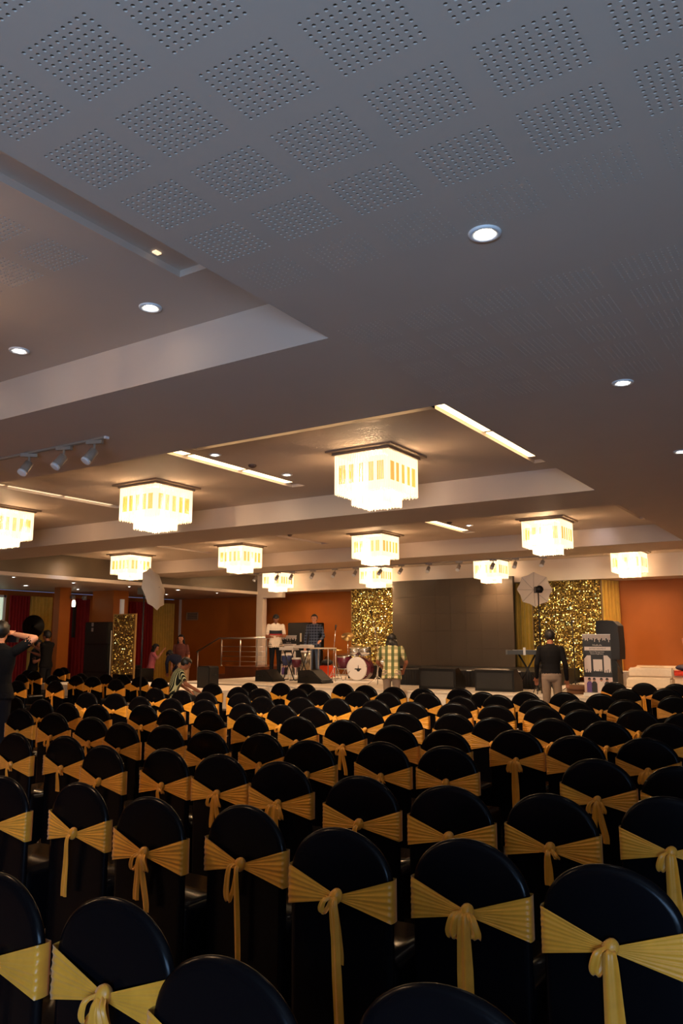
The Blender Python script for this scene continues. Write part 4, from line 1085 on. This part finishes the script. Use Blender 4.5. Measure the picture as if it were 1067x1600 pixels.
def mic_stand(px, y, pts, label, m=M_chrome):
    x = X(px,y); t = empty('microphone_stand', (x,y,SZ), label=label, cat='stand', group='microphone stands')
    b = MB(); b.tube([(0,0,.02),(0,0,pts[0][2])], .010, 6); b.build('pole', m, t)
    b = MB(); b.tube(pts, .009, 6); b.build('boom_arm', m, t)
    e = Vector(pts[-1]); b = MB(); b.tube([e, e+(Vector(pts[-1])-Vector(pts[-2])).normalized()*.14], [.012,.022], 8); b.build('microphone', M_black, t)
    for k in range(3):
        a = 2*PI*k/3+1; b = MB(); b.tube([(0,0,.2),(.28*math.cos(a),.28*math.sin(a),.01)], .008, 6); b.build('leg', m, t)
mic_stand(590, 16.4, [(0,0,.95),(-.08,0,1.3),(-.17,.02,1.62)], 'tall microphone stand leaning left of the man in the cream check shirt')
mic_stand(521, 17.2, [(0,0,.7),(.03,0,1.0),(.06,.0,1.30)], 'microphone stand between the desk and the drum kit')
mic_stand(897, 16.6, [(0,0,.7),(-.03,.1,1.05),(-.1,.3,1.35)], 'thin microphone stand rising from the round brown base', M_blackm)
# keyboard on an x-stand at right
yk = 16.38
x0, x1 = X(797,yk), X(852,yk); zt = at_y(820,1016,yk).z
t = empty('stage_keyboard', ((x0+x1)/2, yk, SZ), .12, 'dark keyboard on a black cross stand left of the man in black', 'keyboard')
hw = (x1-x0)/2; h = zt-SZ
b = MB(); b.box(-hw,hw,-.16,.16,h-.09,h); b.build('body', mat('dark_keyboard_body',(.03,.03,.035),.35), t)
b = MB(); b.box(-hw+.06,hw-.06,.05,.14,h+.001,h+.006); b.build('keybed', M_white, t)
for s in (-1,1):
    b = MB(); b.cbox((s*(hw+.02),0,h-.04),(.04,.30,.10)); b.build('end_cheek', mat('cheek_grey',(.10,.10,.10),.4), t)
b = MB(); b.cbox((-.02,-.17,h-.02),(.05,.02,.16)); b.build('arm_clip', M_white, t)
for s in (-1,1):
    b = MB(); b.tube([(s*hw*.45,-.03,h-.09),(-s*hw*.6,-.03,.03)], .020, 6); b.tube([(-s*hw*.6,-.25,.02),(-s*hw*.6,.25,.02)], .018, 6); b.build('stand_bar', M_blackm, t)
# brown round drum-like base
yq2 = 15.9; x = X(901,yq2); zt = at_y(901,1069,yq2).z
t = empty('round_stool', (x,yq2,SZ), label='low round brown stool on the white stage behind the man in black', cat='stool')
b = MB(); b.lathe([(.0005,.0),(.21,0),(.22,.03),(.22,.15),(.20,.17),(.0005,.17)], 28); b.build('seat', mat('brown_leather',(.22,.10,.05),.5), t)
b = MB(); b.lathe([(.223,.06),(.227,.08),(.223,.10)], 28); b.build('piping', M_woodd, t)
# small white cabinet behind the banner
yw = 18.6; x0, x1 = X(955,yw), X(978,yw); zt = at_y(965,1049,yw).z
t = empty('white_box', ((x0+x1)/2,yw,SZ), label='white cloth covered box beside the covered loudspeaker', cat='box')
hw = (x1-x0)/2; b = MB(); b.box(-hw,hw,0,.4,0,zt-SZ-.01); b.build('box_body', M_wcloth, t); b = MB(); b.box(-hw-.01,hw+.01,-.01,.41,zt-SZ-.012,zt-SZ); b.build('lid', M_wcloth, t)
# white sofas
M_sofa = mat('cream_sofa_leather', (.72,.58,.42), .45, noise_amt=.04)
def sofa(x, y, L, dep, rz, label, arms=(1,1)):
    t = empty('white_sofa', (x,y,SZ), rz, label, 'sofa', 'low cream sofas at the right of the stage')
    def rb_(x0,x1,y0,y1,z0,z1,nm):
        bm = bmesh.new(); b = MB(); b.box(x0,x1,y0,y1,z0,z1); me = b.mesh(nm, M_sofa); bm.from_mesh(me)
        bmesh.ops.bevel(bm, geom=list(bm.edges), offset=.03, segments=3, affect='EDGES'); bm.to_mesh(me); bm.free()
        return link(nm, me, t)
    rb_(-L/2,L/2,0,dep,.04,.26,'seat'); rb_(-L/2,L/2,dep-.18,dep,.26,.46,'backrest')
    if arms[0]: rb_(-L/2-.02,-L/2+.17,0,dep,.04,.42,'armrest')
    if arms[1]: rb_(L/2-.17,L/2+.02,0,dep,.04,.42,'armrest')
    return t
sofa(-3.45, 18.95, 2.0, .8, 0, 'long low cream sofa along the orange wall at right', (1,0))
sofa(-2.3, 17.4, 1.1, .7, 0, 'nearer cream sofa seat at the right edge', (0,1))
sofa(-3.75, 17.6, .9, .5, .05, 'small cream bench left end in front of the long sofa', (0,0))
t = empty('red_cushion', (-3.25,18.85,SZ+.27), 0, 'flat red cushion on the cream sofa at the right edge', 'cushion')
b = MB(); b.box(-.28,.42,-.0,.5,0,.10); o = b.build('cushion_body', mat('red_cloth', lin(190,50,25), .8), t)
b = MB(); b.tube([(-.28,-.002,.05),(.42,-.002,.05)], .008, 6); b.build('piping', mat('red_cloth', lin(190,50,25), .8), t)
t = empty('camera_bag', (-3.22,18.98,SZ+.372), 0, 'dark camera bag lying on the red cushion', 'bag')
b = MB(); b.ell((0,0,.07),(.24,.15,.075)); b.ell((.12,0,.15),(.10,.09,.12)); b.build('bag_body', mat('navy_bag',(.02,.015,.04),.7), t)
b = MB(); b.tube([(.05,0,.2),(.1,-.02,.31),(.2,-.02,.26)], .012, 6); b.build('strap', M_black, t)
# black reflector disc held by two people
yr2 = 13.0
c = at_y(52,979,yr2)
t = empty('reflector_disc', c, 0, 'round black reflector disc held up before the curtain', 'reflector')
b = MB(); Md = Matrix.Rotation(PI/2,4,'X') @ Matrix.Rotation(.5,4,'Y'); b.lathe([(.0005,.004),(.29,.004),(.29,-.004),(.0005,-.004)], 36, M=Md); b.build('disc_fabric', M_skirt, t)
b = MB(); b.lathe([(.288,.008),(.300,.008),(.300,-.008),(.288,-.008),(.288,.008)], 36, M=Md); b.build('rim', M_black, t)
# dark bags/boxes and low dark seats at left
x = X(190,14.3); 
for i,(px,w_,h,lb) in enumerate(((192,.36,.55,'dark equipment case below the small sequin board, left one'),(212,.36,.45,'dark equipment case below the small sequin board, right one'))):
    x = X(px,15.0); t = empty('equipment_case', (x,15.0+.0,.0), label=lb, cat='case'); h = at_y(px,1040+5*i,15.0).z
    b = MB(); b.box(-w_/2,w_/2,0,.5,0,h*.72); b.build('case_body', M_black, t); b = MB(); b.box(-w_/2,w_/2,0,.5,h*.725,h); b.build('lid', M_black, t)
    b = MB(); b.tube([(-.1,-.005,h*.5),(-.1,-.03,h*.5),(.1,-.03,h*.5),(.1,-.005,h*.5)], .01, 6); b.build('handle', M_steel, t)

# ================================================================ people
from mathutils.kdtree import KDTree
def loft(secs, M, n=20):
    vs = []; fs = []
    for z, rx, ry, yo in secs:
        for k in range(n): vs.append(M @ Vector((rx*math.cos(2*PI*k/n), yo+ry*math.sin(2*PI*k/n), z)))
    m = len(secs)
    fs = [(i*n+k, i*n+(k+1)%n, (i+1)*n+(k+1)%n, (i+1)*n+k) for i in range(m-1) for k in range(n)]
    fs += [tuple(reversed(range(n))), tuple((m-1)*n+k for k in range(n))]
    return vs, fs
def capsule(p0, r0, p1, r1, n=12, flat=1.0):
    p0, p1 = Vector(p0), Vector(p1); L = (p1-p0).length; d = (p1-p0).normalized() if L > 1e-6 else Vector((0,0,1))
    q = d.to_track_quat('Z','Y').to_matrix().to_4x4(); q.translation = p0
    secs = []
    for k in range(4): a = PI/2*(1-k/4); secs.append((-r0*math.sin(a), max(r0*math.cos(a),1e-3), max(r0*math.cos(a)*flat,1e-3), 0))
    for k in range(5): t = k/4; r = r0+(r1-r0)*t; secs.append((L*t, r, r*flat, 0))
    for k in range(1,5): a = PI/2*k/4; secs.append((L+r1*math.sin(a), max(r1*math.cos(a),1e-3), max(r1*math.cos(a)*flat,1e-3), 0))
    return loft(secs, q, n)
M_skin = mat('skin_brown', lin(150,92,62), .55)
M_skinl = mat('skin_tan', lin(205,140,105), .55)
M_hair = mat('black_hair', (.008,.006,.005), .5)
M_shoe = mat('dark_shoe', (.02,.015,.012), .5)
M_eye = mat('dark_eye', (.01,.008,.007), .3)
M_lip = mat('lip', lin(120,55,45), .5)
def person(x, y, z, rz, s, label, shirt, pants, lean=0, headp=0, headturn=0, arms=None, legs=None, skin=None, hair='short', hem=.88, sleeve='short', build=1.0, hipz=.93, extra=None, tuck=False):
    """a figure 1.70 m tall at scale 1 facing local +Y; body is one remeshed continuous surface"""
    skin = skin or M_skin
    t = empty('person', (x,y,z), rz, label, 'person'); t.scale = (s,s,s)
    hip = Vector((0,0,hipz))
    Mt = Matrix.Translation(hip) @ Matrix.Rotation(-lean,4,'X') @ Matrix.Translation(-Vector((0,0,.93)))
    parts = []   # (verts, faces, tag)
    def P(vf, tag): parts.append((vf[0], vf[1], tag))
    bw = build
    P(loft([(.84,.11*bw,.09,0),(.88,.155*bw,.112,0),(.95,.168*bw,.120,0),(.978,.158*bw,.114,0)] if tuck else [(.82,.11*bw,.09,0),(.85,.14*bw,.105,0),(hem+.01,.145*bw,.10,0),(hem+.04,.10,.07,0)], Mt), 2)
    P(loft([(hem,.186*bw,.134,0) if not tuck else (.985,.156*bw,.113,0),((hem+1.04)/2,(.164 if tuck else .176)*bw,.12 if tuck else .127,0),(1.04,.150*bw,.112,0),(1.14,.148*bw,.108,.0),(1.26,.170*bw,.120,.0),(1.36,.178*bw,.112,-.005),(1.41,.168*bw,.092,-.01),(1.45,.110,.07,-.01),(1.475,.062,.06,-.005)], Mt), 1)
    neck0 = Mt @ Vector((0,-.005,1.44)); neck1 = Mt @ Vector((0,.012,1.53))
    P(capsule(neck0,.056,neck1,.050), 0)
    Mh = Matrix.Translation(neck1) @ Matrix.Rotation(-lean*.6-headp,4,'X') @ Matrix.Rotation(headturn,4,'Z') if False else Matrix.Translation(neck1) @ (Matrix.Rotation(-lean,4,'X') @ Matrix.Rotation(-headp,4,'X')) @ Matrix.Rotation(headturn,4,'Z')
    hc = Vector((0,.012,.072))
    def E(c, r, tag, seg=16):
        vs=[]; nu, nv = seg, 10
        for j in range(nv+1):
            a = PI*j/nv
            for i in range(nu):
                q = 2*PI*i/nu; vs.append(Mh @ (Vector(c)+Vector((r[0]*math.sin(a)*math.cos(q), r[1]*math.sin(a)*math.sin(q), r[2]*math.cos(a)))))
        P((vs, [((j+1)*nu+i,(j+1)*nu+(i+1)%nu,j*nu+(i+1)%nu,j*nu+i) for j in range(nv) for i in range(nu)]), tag)
    E(hc+Vector((0,-.006,.02)), (.076,.094,.088), 0); E(hc+Vector((0,.022,-.035)), (.056,.066,.070), 0)
    E(hc+Vector((0,.097,-.012)), (.013,.018,.022), 0, 10); E(hc+Vector((0,.084,.018)), (.05,.012,.010), 0, 10); E(hc+Vector((0,.070,-.080)), (.024,.022,.018), 0, 10)
    for sx in (-1,1): E(hc+Vector((sx*.078,-.004,-.005)), (.010,.018,.030), 0, 8)
    # legs
    lg = legs or {}
    for sx in (-1,1):
        h0 = Mt @ Vector((sx*.085,0,.90)) if 'hipfix' not in lg else Vector((sx*.085,0,hipz-.03))
        kn = Vector(lg.get('knee%d'%sx, (sx*.095,.025,.49))); an = Vector(lg.get('ankle%d'%sx, (sx*.10,-.01,.085)))
        P(capsule(h0,.086*bw,kn,.062), 2); P(capsule(kn,.062,an,.050), 2)
        fd = Vector(lg.get('footdir%d'%sx, (sx*.18,1,0))).normalized()
        P(capsule(an+Vector((0,0,-.045))-fd*.03,.040,an+Vector((0,0,-.055))+fd*.15,.030,10), 3)
    # arms
    for sx in (-1,1):
        sh = Mt @ Vector((sx*.172*bw,-.012,1.395))
        el, ha = (arms or {}).get(sx, ((sx*.23,-.03,1.10),(sx*.24,.06,.86)))
        el = Vector(el); ha = Vector(ha)
        if sleeve == 'short':
            mid = sh.lerp(el,.70); P(capsule(sh,.057,mid,.054), 1)
            P(capsule(mid,.044,el,.040), 0); P(capsule(el,.040,ha,.028), 0)
        else: P(capsule(sh,.056,el,.046), 1); P(capsule(el,.046,ha,.036), 1)
        d = (ha-el).normalized(); side = d.cross(Vector((0,0,1)));
        if side.length < .2: side = d.cross(Vector((0,1,0)))
        side.normalize(); nr = d.cross(side)
        P(capsule(ha+d*.01,.030,ha+d*.075,.036,10,.5), 0)
        for k, (o, ln) in enumerate(((-.027,.062),(-.009,.074),(.009,.070),(.027,.055))):
            b0 = ha+d*.085+side*o; m_ = b0+d*ln*.5+nr*.006; e = b0+d*ln+nr*.026
            P(capsule(b0,.0105,m_,.010,8), 0); P(capsule(m_,.010,e,.0088,8), 0)
        b0 = ha+d*.03-side*.030; P(capsule(b0,.013,b0+d*.045-side*.022+nr*.012,.0105,8), 0)
    if extra: extra(P, Mt)
    vs = []; fs = []; kd_pts = []
    for pv, pf, tg in parts:
        n = len(vs); vs += [tuple(v) for v in pv]; fs += [tuple(i+n for i in f) for f in pf]; kd_pts += [(v, tg) for v in pv]
        for f in pf:
            if len(f) == 4: kd_pts.append((sum((Vector(pv[i]) for i in f), Vector())/4, tg))
    me = bpy.data.meshes.new('body_src'); me.from_pydata(vs, [], fs); o = bpy.data.objects.new('body_src', me); COL.objects.link(o)
    bm = bmesh.new(); bm.from_mesh(me); bmesh.ops.recalc_face_normals(bm, faces=bm.faces); bm.to_mesh(me); bm.free()
    r = o.modifiers.new('r','REMESH'); r.mode = 'VOXEL'; r.voxel_size = .0105
    sm = o.modifiers.new('s','SMOOTH'); sm.factor = .5; sm.iterations = 2
    dg = bpy.context.evaluated_depsgraph_get(); dg.update()
    body = bpy.data.meshes.new_from_object(o.evaluated_get(dg)); body.name = 'body'; bpy.data.objects.remove(o)
    kd = KDTree(len(kd_pts))
    for i, (p, tg) in enumerate(kd_pts): kd.insert(p, i)
    kd.balance()
    body.materials.clear()
    for m in (skin, shirt, pants, M_shoe): body.materials.append(m)
    co = np.zeros(len(body.polygons)*3); body.polygons.foreach_get('center', co); co = co.reshape(-1,3)
    mi = [kd_pts[kd.find(c)[1]][1] for c in co]
    body.polygons.foreach_set('material_index', mi); body.polygons.foreach_set('use_smooth', [True]*len(mi)); body.update()
    bo = link('body', body, t)
    # hair
    b = MB(); nu, nv = 28, 18; vs = []
    long_ = hair in ('long', 'medium')
    for j in range(nv+1):
        a = PI*j/nv
        for i in range(nu):
            q = 2*PI*i/nu; dr = Vector((math.sin(a)*math.cos(q), math.sin(a)*math.sin(q), math.cos(a)))
            f = 1.17+.10*noise.noise(dr*4+Vector((x,y,0)))+.06*noise.noise(dr*11)
            p = Vector((dr.x*.078*f, dr.y*.096*f-.010, dr.z*.090*f+.024))
            if dr.y > .25 and dr.z < .42: p = Vector((dr.x*.06, dr.y*.06-.01, min(dr.z*.05+.02, .05)))
            elif dr.z < ((-.35 if dr.y > -.1 else -.88) if not long_ else -.8): p = Vector((dr.x*.05, dr.y*.05, max(p.z,-.03)))
            elif long_ and dr.z < .1 and dr.y < .3: p.x *= 1.15; p.y -= .012
            vs.append(tuple(Mh @ (hc+p)))
    b.add(vs, [((j+1)*nu+i,(j+1)*nu+(i+1)%nu,j*nu+(i+1)%nu,j*nu+i) for j in range(nv) for i in range(nu)], 0, True)
    if long_:
        Ls = .34 if hair == 'long' else .16
        for k in range(9):
            u = -1+k/4; p0 = Mh @ (hc+Vector((u*.062,-.055+.03*abs(u),.02))); p1 = Mh @ (hc+Vector((u*.085,-.085+.05*abs(u),-.11))); p2 = p1+Vector((u*.02,-.0,-Ls))
            b.tube([p0,p1,p1.lerp(p2,.5)+Vector((0,-.012,0)),p2], [.03,.034,.032,.010], 8)
    b.build('hair', M_hair, t)
    if hair == 'cap': pass
    for sx in (-1,1):
        e = MB(); e.ell(Mh @ (hc+Vector((sx*.030,.078,.004))), (.012,.009,.007), 8, 6); e.build('eye', M_eye, t)
    e = MB(); e.ell(Mh @ (hc+Vector((0,.082,-.052))), (.020,.008,.006), 8, 6); e.build('mouth', M_lip, t)
    return t, Mh, Mt
def cloth(n, c, r=.85): return mat(n, c, r, noise_amt=.08, noise_scale=9, spec=.2)
K_black = cloth('black_shirt_cloth', (.005,.0045,.005)); K_dark = cloth('dark_trousers', (.009,.009,.012)); K_navy = cloth('navy_shirt_cloth', (.018,.022,.05))
K_grey = cloth('grey_trousers', lin(138,120,104)); K_cream = cloth('cream_trousers', lin(190,155,120)); K_pink = cloth('pink_top', lin(205,110,120)); K_orange = cloth('orange_skirt', lin(220,90,30))
K_white = cloth('white_polo', lin(235,215,190)); K_jeans = cloth('blue_jeans', lin(70,80,98)); K_lgrey = cloth('light_grey_trousers', lin(150,132,118))
K_greych = stripe_mat('blue_check_cloth', lin(62,66,82), lin(26,28,38), .075, .5, 0, lin(88,94,110), 2)
K_cream_ch = stripe_mat('cream_green_check_cloth', lin(220,205,155), lin(92,102,66), .125, .45, 0, lin(80,92,58), 2)
K_stripe = stripe_mat('green_cream_stripe_cloth', lin(28,34,28), lin(205,205,160), .034, .35, 0)

# the photographer in black at the left edge, arms raised to a camera
py_ = 5.75; pxx = X(-4, py_)
person(pxx, py_, 0, .55, 1.09, 'person in black T-shirt at the left edge, arm raised holding a camera', K_black, K_dark, lean=.03, headp=.05,
       arms={1:((.375,.05,1.53),(.10,.20,1.575)), -1:((-.36,.10,1.44),(-.09,.22,1.57))}, skin=M_skinl, build=1.12)
t = empty('photo_camera', (pxx-.19, py_+.31, 1.67), .55, 'black camera held up by the person at the left edge', 'camera')
b = MB(); b.cbox((0,0,0),(.14,.07,.10)); b.cbox((0,0,.06),(.06,.06,.03)); b.build('camera_body', M_black, t)
b = MB(); b.lathe([(.035,0),(.04,.09),(.0005,.09)], 18, (0,.03,0), Matrix.Rotation(-PI/2,4,'X')); b.build('lens', M_black, t)
# two people with the reflector disc
person(X(72,13.0), 13.0, 0, PI/2+.25, 1.10, 'person in black facing left beside the black reflector disc', K_black, K_dark, arms={-1:((.12,.20,1.12),(.06,.42,1.20)), 1:((.20,.12,1.15),(.10,.40,1.32))})
person(X(52,13.35), 13.35, 0, -.9, .97, 'person in dark clothes half hidden below the black reflector disc', K_black, K_dark, lean=.1, headp=.2, arms={-1:((-.24,.12,1.18),(-.10,.34,1.30)), 1:((.25,.1,1.1),(.14,.36,1.22))})
# group behind the white platform
person(X(236,16.4), 16.4, 0, -.7, .90, 'woman with dark hair in a pink top before the red curtain', K_pink, K_orange, lean=.15, headp=.2, hair='medium', skin=M_skinl, arms={1:((.26,.18,1.25),(.20,.34,1.48))})
person(X(286,16.0), 16.0, 0, PI/2-.2, 1.04, 'man in navy shirt and cream trousers bending forward to the left', K_navy, K_cream, lean=1.15, headp=-.1, hem=.90,
       arms={1:((.20,.48,.98),(.12,.62,.76)), -1:((-.20,.46,.98),(-.08,.60,.74))}, sleeve='long', legs={'ankle1':(.12,-.12,.085),'knee1':(.11,-.02,.49),'ankle-1':(-.12,.12,.085),'knee-1':(-.11,.10,.50)})
person(X(282,17.6), 17.6, 0, PI+.45, 1.05, 'woman with long dark hair standing behind the bending man', cloth('dusty_rose_top', lin(120,70,60)), K_cream, hair='long', skin=M_skinl, headp=.05)
# man in stripes seated on a chair at the left, hand on the white platform
person(-11.30, 11.28, 0, -.55, 1.02, 'man in green and cream striped shirt sitting with bowed head', K_stripe, K_dark, lean=.38, headp=.30, hipz=.56,
       arms={1:((.28,.22,.80),(.34,.46,.66)), -1:((-.24,.2,.8),(-.10,.38,.66))}, legs={'knee1':(.13,.42,.52),'ankle1':(.13,.44,.085),'knee-1':(-.13,.42,.52),'ankle-1':(-.13,.44,.085)})
# musicians
t_, Mh_, Mt_ = person(X(430,17.45), 17.45, SZ, PI*1.22, 1.03, 'man in white polo shirt with dark chest band, looking down at a keyboard', K_white, K_dark, lean=.14, headp=.55, hem=.84,
       arms={1:((.24,.12,1.10),(.14,.40,1.10)), -1:((-.24,.12,1.12),(-.08,.40,1.12))}, build=1.08)
b = MB()
for (z0, z1, mi) in ((1.20,1.29,0),(1.165,1.20,1)):
    vs=[]
    for k in range(15):
        a = PI*(.10+.80*k/14)
        for zz in (z0,z1): vs.append(Mt_ @ Vector((.190*1.05*math.cos(a), .137*math.sin(a), zz)))
    b.add(vs, [(2*k,2*k+2,2*k+3,2*k+1) for k in range(14)], mi, True)
b.build('chest_band', [M_print_k, mat('red_band', lin(170,40,40), .7)], t_)
person(X(491,18.05), 18.05, SZ, PI+.35, 1.02, 'man in blue check shirt and jeans standing by the keyboard', K_greych, K_jeans, arms={1:((.25,-.02,1.10),(.23,.10,.88)), -1:((-.26,.02,1.12),(-.22,.22,1.02))}, skin=M_skinl, hem=.86, sleeve='long')
person(X(611.5,14.35), 14.35, 0, .45, 1.06, 'man in cream and green check shirt seen from behind, leaning forward', K_cream_ch, K_lgrey, lean=.22, headp=.6, hem=.80,
       arms={1:((.28,.16,1.12),(.22,.36,.98)), -1:((-.28,.14,1.12),(-.18,.36,1.0))}, build=1.08, hair='medium')
person(X(860.5,14.35), 14.35, 0, .35, 1.07, 'man in black shirt and grey trousers seen from behind near the keyboard', K_black, K_grey, lean=.02, headp=.32, hem=.93, tuck=True, build=1.02, sleeve='long',
       arms={1:((.235,-.02,1.13),(.255,.05,.89)), -1:((-.235,-.0,1.13),(-.245,.09,.92))})
person(X(1078,18.7,1040)+.12, 18.75, SZ, PI+.5, 1.0, 'seated person at the right edge on the cream sofa with raised hand', cloth('mauve_top', lin(120,80,85)), K_dark, lean=.05, hipz=.40,
       arms={1:((.25,.14,.72),(.30,.22,.95)), -1:((-.22,.1,.60),(-.12,.28,.50))}, legs={'knee1':(.13,.42,.46),'ankle1':(.13,.44,.085),'knee-1':(-.13,.42,.46),'ankle-1':(-.13,.44,.085)}, skin=M_skinl)
